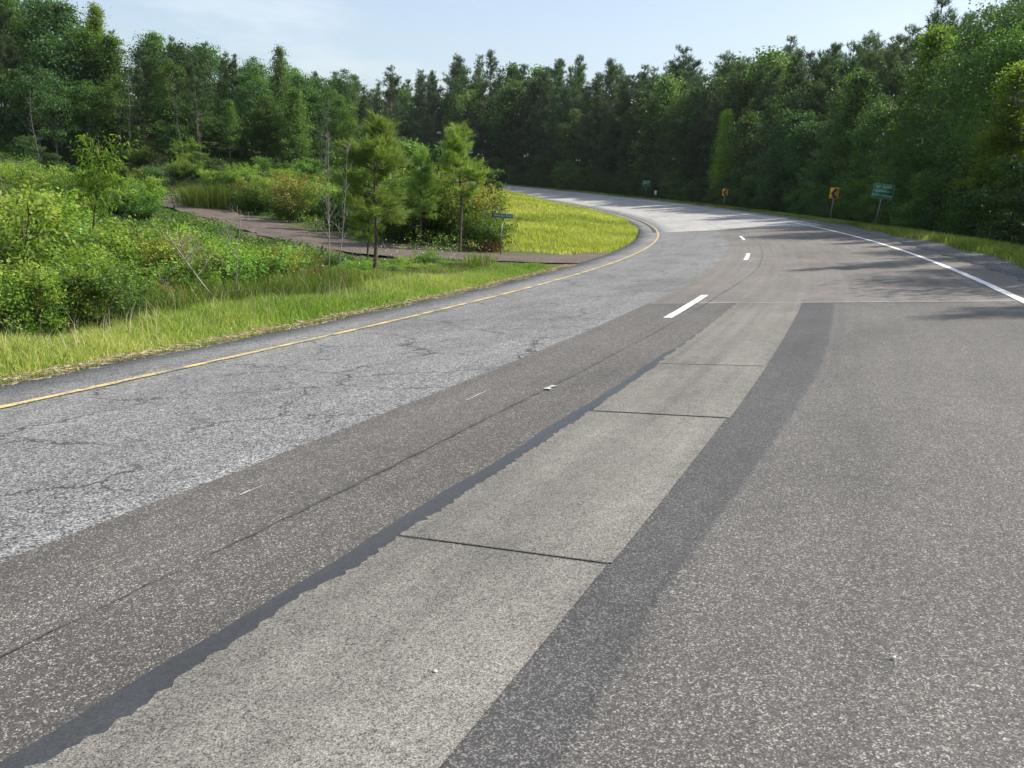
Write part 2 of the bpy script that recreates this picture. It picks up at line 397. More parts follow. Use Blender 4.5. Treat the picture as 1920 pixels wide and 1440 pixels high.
# ------------------------------------------------------------------ the line of the road
# s runs along the yellow edge line, u across it (positive to the right); the curve is banked
K0, K1, K2 = .005923481, .004378455, -.00004086
E0, E1, E2 = .099118756, -.01151961, -.014323659
G1, G2 = -2.60704417, 2.218892427
S_ = np.arange(-40, 190.01, .25)
sc_ = np.clip(S_, -40, 190)
TH_ = -.3794873587 + K0 * sc_ + K1 * sc_ ** 2 / 2e2 + K2 * sc_ ** 3 / 3e4
X_ = np.concatenate([[0], np.cumsum(-np.sin((TH_[1:] + TH_[:-1]) / 2) * .25)])
Y_ = np.concatenate([[0], np.cumsum(np.cos((TH_[1:] + TH_[:-1]) / 2) * .25)])
i0_ = int(np.argmin(abs(S_)))
X_ += -1.94985267 - X_[i0_]
Y_ += 9.98731544 - Y_[i0_]
Z_ = G1 * S_ / 100 + G2 * S_ ** 2 / 1e4
EB_ = E0 + E1 * S_ / 100 + E2 * S_ ** 2 / 1e4

def road(s, u, dz=0.0):
    s = np.asarray(s, float); u = np.asarray(u, float)
    th = np.interp(s, S_, TH_)
    return np.stack([np.interp(s, S_, X_) + np.cos(th) * u, np.interp(s, S_, Y_) + np.sin(th) * u,
                     np.interp(s, S_, Z_) + np.interp(s, S_, EB_) * u + dz], -1)

def to_su(x, y):
    """nearest station and offset for ground points"""
    x = np.asarray(x, float).ravel(); y = np.asarray(y, float).ravel()
    s = np.empty_like(x); u = np.empty_like(x)
    A, B = X_[::2], Y_[::2]
    for a in range(0, len(x), 4000):
        xs, ys = x[a:a + 4000, None], y[a:a + 4000, None]
        j = ((xs - A) ** 2 + (ys - B) ** 2).argmin(1) * 2
        th = TH_[j]; dx = xs[:, 0] - X_[j]; dy = ys[:, 0] - Y_[j]
        s[a:a + 4000] = S_[j] + (-np.sin(th) * dx + np.cos(th) * dy)
        u[a:a + 4000] = np.cos(th) * dx + np.sin(th) * dy
    return s, u

def sst(a, b, x):
    t = np.clip((x - a) / (b - a), 0, 1); return t * t * (3 - 2 * t)

def wob(x, y):
    return (np.sin(x * .43 + 1.3) * np.cos(y * .37 - .6) + .6 * np.sin(x * .91 - y * .78 + 2) + .35 * np.sin(x * 2.1 + y * 1.7))

# the side road: a centre line in world metres, joining the inner edge of the main road
SIDE = np.array([(7.0, 29.3), (4.4, 27.7), (1.6, 25.6), (-1.4, 24.6), (-4.2, 25.2), (-6.7, 28.0), (-9.4, 32.0), (-13.2, 38.3), (-20.5, 48.4), (-30.0, 57.5), (-42, 66)])
def smooth_poly(P, n=160):
    t = np.linspace(0, len(P) - 1, n); i = np.clip(t.astype(int), 0, len(P) - 2); f = (t - i)[:, None]
    Q = np.vstack([2 * P[0] - P[1], P, 2 * P[-1] - P[-2]])
    a, b, c, d = Q[i], Q[i + 1], Q[i + 2], Q[i + 3]
    return .5 * ((2 * b) + (c - a) * f + (2 * a - 5 * b + 4 * c - d) * f ** 2 + (3 * b - a - 3 * c + d) * f ** 3)
SIDE_P = smooth_poly(SIDE)
def side_dist(x, y):
    x = np.asarray(x, float).ravel(); y = np.asarray(y, float).ravel()
    d = np.full(len(x), 1e9)
    for a in range(0, len(x), 8000):
        d[a:a + 8000] = np.sqrt(((x[a:a + 8000, None] - SIDE_P[:, 0]) ** 2 + (y[a:a + 8000, None] - SIDE_P[:, 1]) ** 2).min(1))
    return d

U_L, U_R = -1.0, 9.0       # edges of the pavement
def terrain(x, y):
    shp = np.shape(x); x = np.asarray(x, float).ravel(); y = np.asarray(y, float).ravel()
    s, u = to_su(x, y); s = np.clip(s, -40, 190)
    zr = np.interp(s, S_, Z_); e = np.interp(s, S_, EB_)
    inside = zr + e * np.clip(u, U_L, U_R) - .10
    dl = np.clip(U_L - u, 0, None); dr = np.clip(u - U_R, 0, None)
    ze = zr + e * U_L - .03
    low = -.45 + .006 * np.clip(y - 60, 0, 200)
    zl = ze + (low - ze) * sst(.9, 4.5, dl) + .07 * wob(x, y) * sst(1.5, 4, dl)
    hill = sst(46, 74, y - .1 * x) * (1.5 + .07 * np.clip(-x, 0, 60)) * sst(4, -12, x) + .05 * np.clip(-x - 45, 0, 100) * sst(20, 60, y)
    bank = .9 * sst(-9, -26, x) * sst(4, 20, y) * sst(2.3, 4.5, side_dist(x, y))
    zl = zl + hill + bank
    zo = zr + e * U_R - .04
    zq = zo - .35 * sst(.8, 3.5, dr) + .05 * wob(x, y) * sst(1.0, 3, dr) + .02 * np.clip(dr - 8, 0, 60)
    z = np.where(u < U_L, zl, np.where(u > U_R, zq, inside))
    sd = side_dist(x, y)
    k = sst(3.0, 1.7, sd) * (u < U_L + .3)
    z = z * (1 - k) + (np.minimum(z, side_z(x, y)) - .05) * k
    return z.reshape(shp)

def side_z(x, y):
    s, u = to_su(x, y)
    zr = np.interp(s, S_, Z_) + np.interp(s, S_, EB_) * U_L
    t = sst(.0, 5.5, U_L - u)
    return zr * (1 - t) + (-.47 + .022 * np.clip(np.asarray(y).ravel() - 40, 0, 30)) * t + .07 * t

def tz(x, y): return float(terrain(np.array([x]), np.array([y]))[0])

# image helpers used only to size things measured in the photograph
cp, sp_, cr, sr = math.cos(PITCH), math.sin(PITCH), math.cos(ROLL), math.sin(ROLL)
def project(x, y, z):
    z = z - CAM_Z
    cz = y * cp - z * sp_; cy = y * sp_ + z * cp
    X, Y = x / cz, cy / cz
    return 960 + FPX * (cr * X + sr * Y), 720 - FPX * (-sr * X + cr * Y)
def top_height(x, y, py):
    """world height at (x, y) whose image row is py"""
    lo, hi = -2.0, 60.0
    for _ in range(30):
        m = (lo + hi) / 2
        if project(x, y, m)[1] > py: lo = m
        else: hi = m
    return lo
def at(px, depth):
    """ground point at a given distance, in the direction of an image column near the horizon"""
    return (px - 960) / FPX * depth, depth

# ------------------------------------------------------------------ the ground
def axis(a, b, fine_a, fine_b, step, grow=1.25):
    c = list(np.arange(fine_a, fine_b + .01, step))
    d = step
    while c[0] > a: d *= grow; c.insert(0, c[0] - d)
    d = step
    while c[-1] < b: d *= grow; c.append(c[-1] + d)
    return np.array(c)
gx = axis(-700, 700, -62, 40, .55); gy = axis(-400, 900, -8, 135, .55)
GX, GY = np.meshgrid(gx, gy)
GZ = terrain(GX, GY)
nx, ny = len(gx), len(gy)
ii = (np.arange(ny - 1)[:, None] * nx + np.arange(nx - 1)[None]).ravel()
ground = ob('ground', np_mesh('ground', np.stack([GX, GY, GZ], -1), quads=np.stack([ii, ii + 1, ii + nx + 1, ii + nx], 1), mat=M['ground'], smooth=True))
tag(ground, kind='structure')

# ------------------------------------------------------------------ the road and its surfaces
def ribbon(name, s0, s1, ua, ub, mat, dz, parent=None, ds=.5, na=2, jag=None, jagb=None, skirt=0.0):
    """strip of paving between offsets ua(s) and ub(s)"""
    n = max(2, int((s1 - s0) / ds) + 1); s = np.linspace(s0, s1, n)
    A = (ua(s) if callable(ua) else np.full(n, float(ua))); B = (ub(s) if callable(ub) else np.full(n, float(ub)))
    if jag: A = A + jag(s)
    if jagb: B = B + jagb(s)
    t = np.linspace(0, 1, na)
    U = A[:, None] * (1 - t) + B[:, None] * t
    SSg = np.repeat(s[:, None], na, 1)
    P = road(SSg, U, dz)
    UV = np.stack([U, SSg], -1)
    if skirt:
        P = np.concatenate([P[:, :1] - [0, 0, skirt], P, P[:, -1:] - [0, 0, skirt]], 1)
        UV = np.concatenate([UV[:, :1] - [skirt, 0], UV, UV[:, -1:] + [skirt, 0]], 1)
    m = P.shape[1]
    i = (np.arange(n - 1)[:, None] * m + np.arange(m - 1)[None]).ravel()
    Q = np.stack([i, i + 1, i + m + 1, i + m], 1)
    me = np_mesh(name, P, quads=Q, mat=mat)
    uvl = me.uv_layers.new(name='UVMap')
    uvl.data.foreach_set('uv', UV.reshape(-1, 2)[Q.ravel()].astype(np.float32).ravel())
    if name == 'dark_strip':
        X2 = np.stack([np.tile(np.linspace(0, 1, m), (n, 1)), SSg], -1)
        me.uv_layers.new(name='Cross').data.foreach_set('uv', X2.reshape(-1, 2)[Q.ravel()].astype(np.float32).ravel())
    return ob(name, me, parent)

def jit(scale, amp, seed):
    r = np.random.default_rng(seed); ph = r.uniform(0, 9, 6); fr = r.uniform(.6, 1.8, 6) * scale * 2.0 ** np.arange(6)
    return lambda s: amp * sum(np.sin(s * f + p) / (1 + .55 * k) for k, (f, p) in enumerate(zip(fr, ph))) / 2.2

S_J, S_F = 3.0, 35.0      # stations of the two joints across the road
rd = empty('road'); tag(rd, kind='structure')
rib = lambda *a, **k: ribbon(*a, parent=rd, **k)
rib('shoulder_pavement', -20, S_F, lambda s: U_L + 0 * s, .0, M['shoulder'], 0, jag=jit(.9, .05, 3), skirt=.12)
rib('chip_seal_lane', -20, S_F, .0, 2.97, M['chip'], 0, na=4, jagb=jit(3, .018, 4))
rib('asphalt_strip', -20, S_J, 2.93, 4.19, M['brownleft'], .004, na=3, ds=.25, jag=jit(2, .012, 5))
rib('asphalt_strip', S_J, S_F, 2.93, 4.05, M['tan'], .004, na=3)
rib('asphalt_lane', -20, S_J, 4.19, U_R, M['brown'], .004, na=6)
rib('asphalt_lane', S_J, S_F, 4.05, U_R, M['tan'], .004, na=6)
rib('pale_pavement', S_F, 180, -.25, U_R, M['farpave'], 0, na=8, ds=1.0, skirt=.1)
rib('shoulder_pavement', S_F, 180, U_L, -.25, M['shoulder'], 0, ds=1.0, skirt=.1)
rib('gravel_shoulder', 4, 60, lambda s: 8.15 + .012 * np.clip(s - 20, 0, 50), lambda s: 9.3 + 0 * s, M['gravel'], .012, ds=.2, jag=jit(2.2, .10, 8), skirt=.12)
# sealer and the worn pale patch in the wheel path
rib('pale_patch', -20, -5.92, 4.19, 5.0, M['patch'], .009, ds=.025, jag=jit(9, .03, 11))
rib('pale_patch', -5.90, -3.74, 4.19, 5.01, M['patch'], .009, ds=.025, jag=jit(9, .03, 12))
rib('pale_patch', -3.72, -1.96, 4.19, 5.03, M['patch'], .009, ds=.025, jag=jit(9, .026, 13))
rib('pale_patch', -1.945, S_J, 4.17, 5.02, M['patch'], .009, ds=.025, jag=jit(9, .022, 14))
rib('sealer_strip', -20, -2.3, lambda s: 4.095 + .02 * sst(-5, -2, s), 4.30, M['seal'], .0065, ds=.1, jag=jit(2.5, .014, 15))
rib('sealer_strip', -2.3, .2, lambda s: 4.10 + .07 * sst(-2.3, .2, s), 4.28, M['seal'], .0065, ds=.1, jag=jit(2.5, .02, 16))
rib('dark_strip', -20, S_J, lambda s: np.interp(s, [-20, -6, -3.8, -2, 3], [4.98, 4.99, 5.01, 5.03, 5.02]), lambda s: np.interp(s, [-20, -6, -4.4, -2, 3], [5.25, 5.26, 5.35, 5.48, 5.47]), M['strip'], .0055, na=6, ds=.1)
for a, b, wdt in ((-5.92, -5.90, .02), (-3.74, -3.72, .02), (-1.96, -1.94, .015)):
    rib('patch_joint', a + .0068, b - .0068, 4.2, 5.0, M['joint'], .0125, ds=.005)
dj = lambda s: np.interp(s, [-8, -4, 0, 4, 10, 18, 26, 35], [3.62, 3.65, 3.71, 3.78, 3.97, 3.95, 3.93, 3.92])
rib('dark_joint', -20, S_F, lambda s: dj(s) - .006 - .005 * np.sin(s * 3.1), lambda s: dj(s) + .006 + .006 * np.sin(s * 2.3 + 1), M['joint'], .0085, ds=.08, jag=jit(11, .008, 18), jagb=jit(13, .008, 19))
rib('cross_joint', S_J - .015, S_J + .02, 3.0, 7.5, M['lightjoint'], .014, ds=.02, na=20)
rib('cross_joint', S_F - .10, S_F + .12, 0.05, 7.4, M['oldwhite'], .012, ds=.05, na=12)
# paint
rib('yellow_edge_line', -20, 120, -.047, .047, M['yellow'], .008, ds=.2, jag=jit(4, .012, 21), jagb=jit(4.4, .012, 22))
rib('white_edge_line', 1.5, 150, lambda s: 7.51 + 0 * s, lambda s: 7.62 + 0 * s, M['white'], .012, ds=.3, jag=jit(3, .008, 23), jagb=jit(3.3, .008, 24))
for k, s1 in enumerate((-7.06, 4.25, 16.45, 28.3, 40.4, 52.6, 64.8, 77, 89)):
    rib('lane_dash', s1 - 2.95, s1, 3.51, 3.62, M['white'] if k < 4 else M['oldwhite'], .0085 + .0, ds=.1, jag=jit(8, .006, 30 + k), jagb=jit(9, .006, 50 + k))
for s0, s1, u in ((-3.6, -3.3, 3.27), (-5.70, -5.56, 3.23)):
    rib('scuff_mark', s0, s1, u - .003, u + .004, M['oldwhite'], .0075, ds=.02, jag=jit(20, .007, int(-s0 * 10)))
rib('scuff_mark', -3.16, -3.02, 3.66, 3.70, M['oldwhite'], .0155, ds=.01, jag=jit(30, .02, 71), jagb=jit(34, .02, 72))

# side road ribbon
def side_road():
    P = SIDE_P; t = unit(np.gradient(P, axis=0)); nrm = np.stack([-t[:, 1], t[:, 0]], 1)
    L_ = np.concatenate([[0], np.cumsum(np.linalg.norm(np.diff(P, axis=0), axis=1))])
    flare = 1.0 + 1.1 * sst(7.5, 1.0, L_)
    na = 9; V = []; UV = []
    for k, f in enumerate(np.linspace(-1, 1, na)):
        off = f * 1.15 * flare + (.10 * np.sin(L_ * 1.7 + k) + .07 * np.sin(L_ * 4.1) if abs(f) == 1 else 0)
        q = P + nrm * off[:, None]
        z = side_z(q[:, 0], q[:, 1]) - .012 - .03 * f * f + (.012 if abs(abs(f) - .5) < .2 else 0) * -1
        V.append(np.column_stack([q, z])); UV.append(np.column_stack([off, L_]))
    V = np.stack(V, 1); UV = np.stack(UV, 1); n = len(P)
    i = (np.arange(n - 1)[:, None] * na + np.arange(na - 1)[None]).ravel()
    Q = np.stack([i, i + 1, i + na + 1, i + na], 1)
    me = np_mesh('side_road', V, quads=Q, mat=M['sidepave'], smooth=True)
    me.uv_layers.new(name='UVMap').data.foreach_set('uv', UV.reshape(-1, 2)[Q.ravel()].astype(np.float32).ravel())
    return tag(ob('side_road', me), kind='structure')
side_road()

# ------------------------------------------------------------------ plants: prototypes
def limb(p0, d, L, r0, bend=.2, n=5, droop=0.0):
    d = unit(np.asarray(d, float)); P = [np.asarray(p0, float)]
    for i in range(n):
        d = unit(d + rng.normal(0, bend / n, 3) + np.array([0, 0, -droop / n]))
        P.append(P[-1] + d * L / n)
    return np.array(P), np.linspace(r0, r0 * .25, n + 1)

def pine_proto(name, H, r_crown, start, mat, nseed, needle=(.26, .030), per=15, dens=1.0, trunk_r=.013, whorl=.036, open_=0.0, tips=.25, nbr=(4, 7)):
    tr, cr_ = Geo(), Geo()
    n = 9; zs = np.linspace(0, 1, n)
    lean = rng.normal(0, .012, 2)
    P = np.column_stack([H * lean[0] * zs ** 2 + .03 * np.sin(zs * 7 + nseed), H * lean[1] * zs ** 2 + .03 * np.cos(zs * 6), H * zs])
    tr.tube(P, H * trunk_r * (1 - .93 * zs) + .004, 7)
    C, A, R = [], [], []
    z = start
    while z < .985:
        f = (z - start) / (1 - start)
        rad = r_crown * (min(1, f / .18) * .35 + .65) * (1 - f) ** .6 * rng.uniform(.5, 1.25) + .03 * H * (1 - f * .6)
        if rng.random() > open_:
            for b in range(rng.integers(*nbr)):
                a = rng.uniform(0, 2 * np.pi); el = .12 + .75 * f + rng.normal(0, .16)
                d = np.array([np.cos(a) * np.cos(el), np.sin(a) * np.cos(el), np.sin(el)])
                Lb = rad * rng.uniform(.6, 1.15)
                p0 = np.array([np.interp(z, zs, P[:, 0]), np.interp(z, zs, P[:, 1]), H * z])
                Pb, rb = limb(p0, d, Lb, H * .0035 * (1 - f * .6) + .004, .35, 4, -.25)
                tr.tube(Pb, rb, 4)
                m = max(3, int(Lb / H * 115 * dens))
                t = rng.uniform(tips, 1.05, m) ** .8
                q = np.stack([np.interp(t, np.linspace(0, 1, 5), Pb[:, k]) for k in range(3)], 1)
                q += rng.normal(0, (.016 if H > 6 else .024) * H * (1 - .3 * t)[:, None], (m, 3)) * np.array([1, 1, .6])
                C.append(q); A.append(unit(d + rng.normal(0, .5, (m, 3)) + np.array([0, 0, .35])))
                R.append(np.clip(.25 + .55 * t + rng.normal(0, .12), 0, 1))
        z += whorl * rng.uniform(.6, 1.4)
    C, A, R = np.concatenate(C), np.concatenate(A), np.concatenate(R)
    N = len(C)
    c = np.repeat(C, per, 0); a = np.repeat(A, per, 0); r = np.clip(np.repeat(R, per) + rng.normal(0, .12, N * per), 0, 1)
    d = unit(a * (.9 if H > 6 else 1.25) + rand_dirs(N * per) * (.95 if H > 6 else .8))
    ln, wd = needle
    cr_.needles(c + a * rng.uniform(-.5, .5, (N * per, 1)) * ln, d, ln * rng.uniform(.7, 1.2, N * per), wd, r)
    return tr.mesh(name + '_trunk', M['pinebark'], True), cr_.mesh(name + '_crown', mat)

def leafy_proto(name, H, W, start, mat, nclump, perclump, leaf=(.16, .11), clump_r=.11, bark='greybark', top=1.0, trunk_r=.014, droop=.2, shape='oval', limbs=10):
    tr, cr_ = Geo(), Geo()
    zs = np.linspace(0, 1, 9); ph = rng.uniform(0, 6)
    P = np.column_stack([.018 * H * np.sin(zs * 5 + ph) * zs, .018 * H * np.cos(zs * 4 + ph) * zs, H * .96 * zs])
    tr.tube(P, H * trunk_r * (1 - .9 * zs) + .005, 7)
    CC = []
    for k in range(nclump):
        f = (k + rng.random()) / nclump
        zc = start + (1 - start) * f
        if shape == 'oval': prof = math.sin(math.pi * min(.97, .12 + .86 * f)) ** .7
        elif shape == 'cone': prof = (1 - f) ** .8 * .95 + .08
        else: prof = .55 + .45 * math.sin(math.pi * f)
        a = k * 2.39996 + rng.normal(0, .5); rr = W * prof * math.sqrt(rng.uniform(.12, 1.0)) * rng.uniform(.75, 1.4)
        CC.append((rr * np.cos(a), rr * np.sin(a), H * (zc + rng.normal(0, .03)) * top))
    CC = np.array(CC)
    CC[:, :2] += np.stack([np.interp(CC[:, 2], P[:, 2], P[:, 0]), np.interp(CC[:, 2], P[:, 2], P[:, 1])], 1)
    for c in CC[rng.permutation(len(CC))[:max(limbs, len(CC) // 2)]]:
        zb = max(.15 * H, c[2] - np.hypot(c[0], c[1]) * rng.uniform(.5, 1.1) - .02 * H)
        b = np.array([np.interp(zb, P[:, 2], P[:, 0]), np.interp(zb, P[:, 2], P[:, 1]), zb])
        mid = (b + c) / 2 + rng.normal(0, .02 * H, 3) + np.array([0, 0, .02 * H])
        tr.tube(np.array([b, mid, c]), [H * .0045, H * .003, H * .0015], 4)
    n = nclump * perclump
    idx = np.repeat(np.arange(nclump), perclump)
    rcl = clump_r * H * rng.uniform(.45, 1.3, nclump)
    off = np.clip(rng.normal(0, .5, (n, 3)), -1.3, 1.3) * rcl[idx][:, None] * np.array([1, 1, .6])
    c = CC[idx] + off
    outw = unit(off + np.column_stack([c[:, 0] * .4, c[:, 1] * .4, np.full(n, .05 * H)]))
    nrm = unit(outw * .7 + rand_dirs(n) * .8 + np.array([0, 0, .6]))
    d = unit(rand_dirs(n) + outw * .6 - np.array([0, 0, droop * 2]))
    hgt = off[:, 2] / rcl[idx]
    tone = np.clip(.45 + .28 * hgt + rng.normal(0, .16, n) + rng.normal(0, .12, nclump)[idx], 0, 1)
    cr_.leaves(c, d, nrm, leaf[0] * rng.uniform(.65, 1.25, n), leaf[1] * rng.uniform(.7, 1.2, n), tone)
    return tr.mesh(name + '_trunk', M[bark], True), cr_.mesh(name + '_crown', M[mat] if isinstance(mat, str) else mat)

def bush_proto(name, H, W, mat, nst, nleaf, leaf=(.095, .05), droop=.1, bark='stem', clump=.13):
    tr, cr_ = Geo(), Geo()
    C, A = [], []
    for k in range(nst):
        a = rng.uniform(0, 2 * np.pi); tilt = abs(rng.normal(0, .5))
        d = np.array([np.cos(a) * tilt, np.sin(a) * tilt, 1.0])
        Pb, rb = limb((rng.normal(0, .12 * W), rng.normal(0, .12 * W), -.05), d, H * rng.uniform(.6, 1.05), .012 * H, .5, 5, .15)
        tr.tube(Pb, rb, 5)
        for j in range(1, 6):
            for q in range(3):
                a2 = rng.uniform(0, 2 * np.pi)
                p2, r2 = limb(Pb[j], np.array([np.cos(a2), np.sin(a2), .55]), W * rng.uniform(.2, .5), .005 * H, .5, 3, .2)
                tr.tube(p2, r2, 4)
                C.append(p2[-1]); A.append(p2[-1] - p2[0]); C.append(p2[2]); A.append(p2[-1] - p2[0])
        C.append(Pb[-1]); A.append(d)
    C, A = np.array(C), np.array(A); m = len(C)
    idx = rng.integers(0, m, nleaf)
    off = rand_dirs(nleaf) * (rng.random((nleaf, 1)) ** .5) * clump * H * rng.uniform(.5, 1.1, m)[idx][:, None]
    c = C[idx] + off; c[:, 2] = np.abs(c[:, 2])
    out = unit(off + np.column_stack([c[:, 0], c[:, 1], np.full(nleaf, .3)]) * .5)
    nrm = unit(out + rand_dirs(nleaf) * .7 + np.array([0, 0, .5]))
    d = unit(rand_dirs(nleaf) * .8 + out - np.array([0, 0, droop * 2]))
    tone = np.clip(.02 + .72 * c[:, 2] / H + rng.normal(0, .17, nleaf) + rng.normal(0, .13, m)[idx], 0, 1)  # sunlit tops and dark depths put into leaf colour by height, plus random spread
    cr_.leaves(c, d, nrm, leaf[0] * rng.uniform(.6, 1.25, nleaf), leaf[1] * rng.uniform(.7, 1.2, nleaf), tone)
    return tr.mesh(name + '_stems', M[bark], True), cr_.mesh(name + '_leaves', M[mat])

def bare_proto(name, H, bark, spread=.35, nb=14, lean=0.1, r=.008, twigs=5):
    tr = Geo()
    Pb, rb = limb((0, 0, -.1), (lean, rng.normal(0, .05), 1), H, r * H, .35, 8, 0)
    tr.tube(Pb, rb, 6)
    BR = []
    for k in range(nb):
        br = Geo()
        t = rng.uniform(.3, .98); i = min(7, int(t * 8)); p = Pb[i] + (Pb[i + 1] - Pb[i]) * (t * 8 - i)
        a = rng.uniform(0, 2 * np.pi); e = rng.uniform(.4, 1.1)
        P2, r2 = limb(p, (np.cos(a) * np.cos(e), np.sin(a) * np.cos(e), np.sin(e)), H * spread * (1.15 - t), r * H * .4 * (1.1 - t), .6, 5, 0)
        br.tube(P2, r2 + .001, 4)
        for q in range(twigs):
            j = rng.integers(1, 5); a = rng.uniform(0, 2 * np.pi)
            P3, r3 = limb(P2[j], (np.cos(a) * .8, np.sin(a) * .8, .7), H * spread * .3, r * H * .12, .6, 3, 0)
            br.tube(P3, r3 + .0008, 3)
        BR.append(br.mesh(name + '_branch', M[bark], True))
    return tr.mesh(name + '_trunk', M[bark], True), BR

PINE = [pine_proto('pine%d' % i, 12, W, st, M['pine'], i, dens=1.15, open_=op) for i, (W, st, op) in enumerate(((2.3, .14, .03), (2.1, .28, .1), (2.7, .40, .12), (2.2, .08, .03)))]
LEAFY = [leafy_proto('broadleaf0', 11, 2.9, .22, 'leafdark', 110, 130, (.24, .17)),
         leafy_proto('broadleaf1', 11, 2.4, .34, 'leafmid', 85, 130, (.24, .16)),
         leafy_proto('broadleaf2', 11, 2.7, .14, 'leafdark', 120, 120, (.24, .17), shape='col'),
         leafy_proto('broadleaf3', 11, 2.0, .30, 'leafmid', 70, 130, (.22, .15), shape='cone'),
         leafy_proto('broadleaf4', 11, 2.6, .42, 'leafmid', 48, 150, (.2, .14), clump_r=.085),
         leafy_proto('broadleaf5', 11, 2.2, .46, 'leafdark', 44, 150, (.2, .14), clump_r=.08, shape='col')]
NEARLEAFY = [leafy_proto('nearleaf0', 11, 2.9, .10, 'leafdark', 170, 190, (.145, .10), shape='col'),
             leafy_proto('nearleaf1', 11, 2.6, .16, 'leafmid', 150, 190, (.145, .095))]
NEARPINE = [pine_proto('nearpine%d' % i, 12, W, st, M['pine'], i, (.22, .018), 20, 1.5, open_=op) for i, (W, st, op) in enumerate(((2.4, .10, .02), (2.3, .2, .06)))]
BRIGHT = leafy_proto('tuliptree', 11, 1.9, .2, 'leafbright', 110, 170, (.16, .12), clump_r=.085, shape='cone')
UNDER = [leafy_proto('understory%d' % i, 4, 1.7, .03, m, 60, 110, (.17, .11), clump_r=.15, shape='col', trunk_r=.01) for i, m in enumerate(('leafdark', 'leafmid'))]
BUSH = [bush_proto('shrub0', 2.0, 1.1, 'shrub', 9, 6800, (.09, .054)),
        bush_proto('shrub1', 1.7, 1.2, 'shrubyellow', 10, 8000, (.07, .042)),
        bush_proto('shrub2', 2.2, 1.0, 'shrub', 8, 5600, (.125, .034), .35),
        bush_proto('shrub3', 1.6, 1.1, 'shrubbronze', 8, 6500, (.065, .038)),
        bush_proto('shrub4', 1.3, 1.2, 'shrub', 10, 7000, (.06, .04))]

def plant(name, proto, loc, rz, sc, label, cat, group=None, parts=('trunk', 'crown'), tilt=(0, 0)):
    r = empty(name, loc, (tilt[0], tilt[1], rz), sc)
    for nm, me in zip(parts, proto):
        if isinstance(me, list):
            for m_ in me: ob('branch', m_, r)
        else: ob(nm, me, r)
    return tag(r, label, cat, group)

# ------------------------------------------------------------------ woods right of the road
SKY_X = [-200, 0, 110, 150, 185, 215, 250, 330, 370, 400, 440, 490, 525, 560, 590, 650, 700, 730, 770, 850, 1000, 1100, 1250, 1350, 1430, 1500, 1580, 1650, 1720, 1790, 1900, 2100, 2600]
SKY_Y = [-60, -25, 10, 40, 25, 55, 85, 62, 75, 108, 110, 120, 110, 138, 150, 140, 172, 150, 150, 128, 118, 124, 128, 112, 104, 84, 80, 62, 40, 8, -30, -60, -60]
def skyline(px): return float(np.interp(px, SKY_X, SKY_Y))

n_trees = 0
def forest_tree(x, y, frac, kind, label, cat, group, Hp, wfac=1.0, name=None):
    global n_trees
    z = tz(x, y)
    px = project(x, y, z + 6)[0]
    Ht = top_height(x, y, skyline(px)) - z
    if px > 1780: Ht = max(Ht, 11.5)
    Hh = np.clip(Ht * frac, 3.0, 24.0)
    k = Hh / Hp; w = k * wfac * rng.uniform(.82, 1.12)
    n_trees += 1
    k *= rng.uniform(.95, 1.06)
    return plant(name or ('pine_tree' if cat == 'pine' else 'broadleaf_tree'), kind, (x, y, z - .1), rng.uniform(0, 6.28), (w, w, k), label, cat, group, tilt=tuple(rng.normal(0, .025, 2)))

rows = [(13.5, 2.9, (.6, .85), 'front'), (16.2, 3.1, (.8, .97), 'mid'), (19.2, 3.6, (.92, 1.04), 'back'), (24.0, 4.4, (.95, 1.08), 'back'), (29.5, 4.6, (.95, 1.05), 'back')]
ROWS = []
for u0, step, (fa, fb), nm in rows:
    s = 7.0 + rng.uniform(0, 2)
    while s < 172:
        u = u0 + rng.normal(0, .5)
        x, y, _ = road(s, u)
        px, py = project(x, y, 4)
        if (px < 2080 and (u0 < 29 or s > 70)) or (nm != 'back' and s < 26):
            z_ = [n for lim, n in ((18, 'at the right edge of the picture'), (30, 'right of the leaning green board'), (39, 'behind the leaning green board'), (53, 'left of the nearer chevron'),
                  (76, 'around the farther chevron'), (100, 'around the distant board'), (999, 'across the far bend')) if s < lim][0]
            rw = {'front': 'front-row', 'mid': 'second-row', 'back': 'back-row'}[nm]
            if -150 < px:
                if rng.random() < (.88 if u0 > 13.6 else .72):
                    t_ = forest_tree(x, y, rng.uniform(fa, fb), NEARPINE[rng.integers(0, 2)] if s < 40 else PINE[rng.integers(0, 4) if nm != 'front' else (0, 3, 3, 0)[rng.integers(0, 4)]],
                                     rw + ' dark pine of the woods ' + z_, 'pine', rw + ' pines ' + z_, 12, 1.12)
                else:
                    t_ = forest_tree(x, y, rng.uniform(fa, fb) * .95, NEARLEAFY[rng.integers(0, 2)] if s < 40 else LEAFY[rng.integers(0, 6)],
                                     rw + ' leafy tree of the woods ' + z_, 'tree', rw + ' leafy trees ' + z_, 11)
                ROWS.append((t_, px))
        s += step * rng.uniform(.75, 1.25) * (1 + .15 * sst(90, 160, s))
ORD = ('leftmost', 'second', 'third', 'fourth', 'fifth', 'sixth', 'seventh', 'eighth', 'ninth', 'tenth', 'eleventh', 'twelfth', 'thirteenth', 'fourteenth', 'fifteenth', 'sixteenth')
def order_labels(items):
    """number alike neighbours from the left, by where they stand"""
    by = {}
    for o, px in items: by.setdefault(o['label'], []).append((px, o))
    for lab, L_ in by.items():
        L_.sort(key=lambda t: t[0])
        if 1 < len(L_) <= 16:
            for k, (_, o) in enumerate(L_): o['label'] = (ORD[k] + ' ' if k == 0 else ORD[k] + ' from left, ') + lab
order_labels(ROWS)
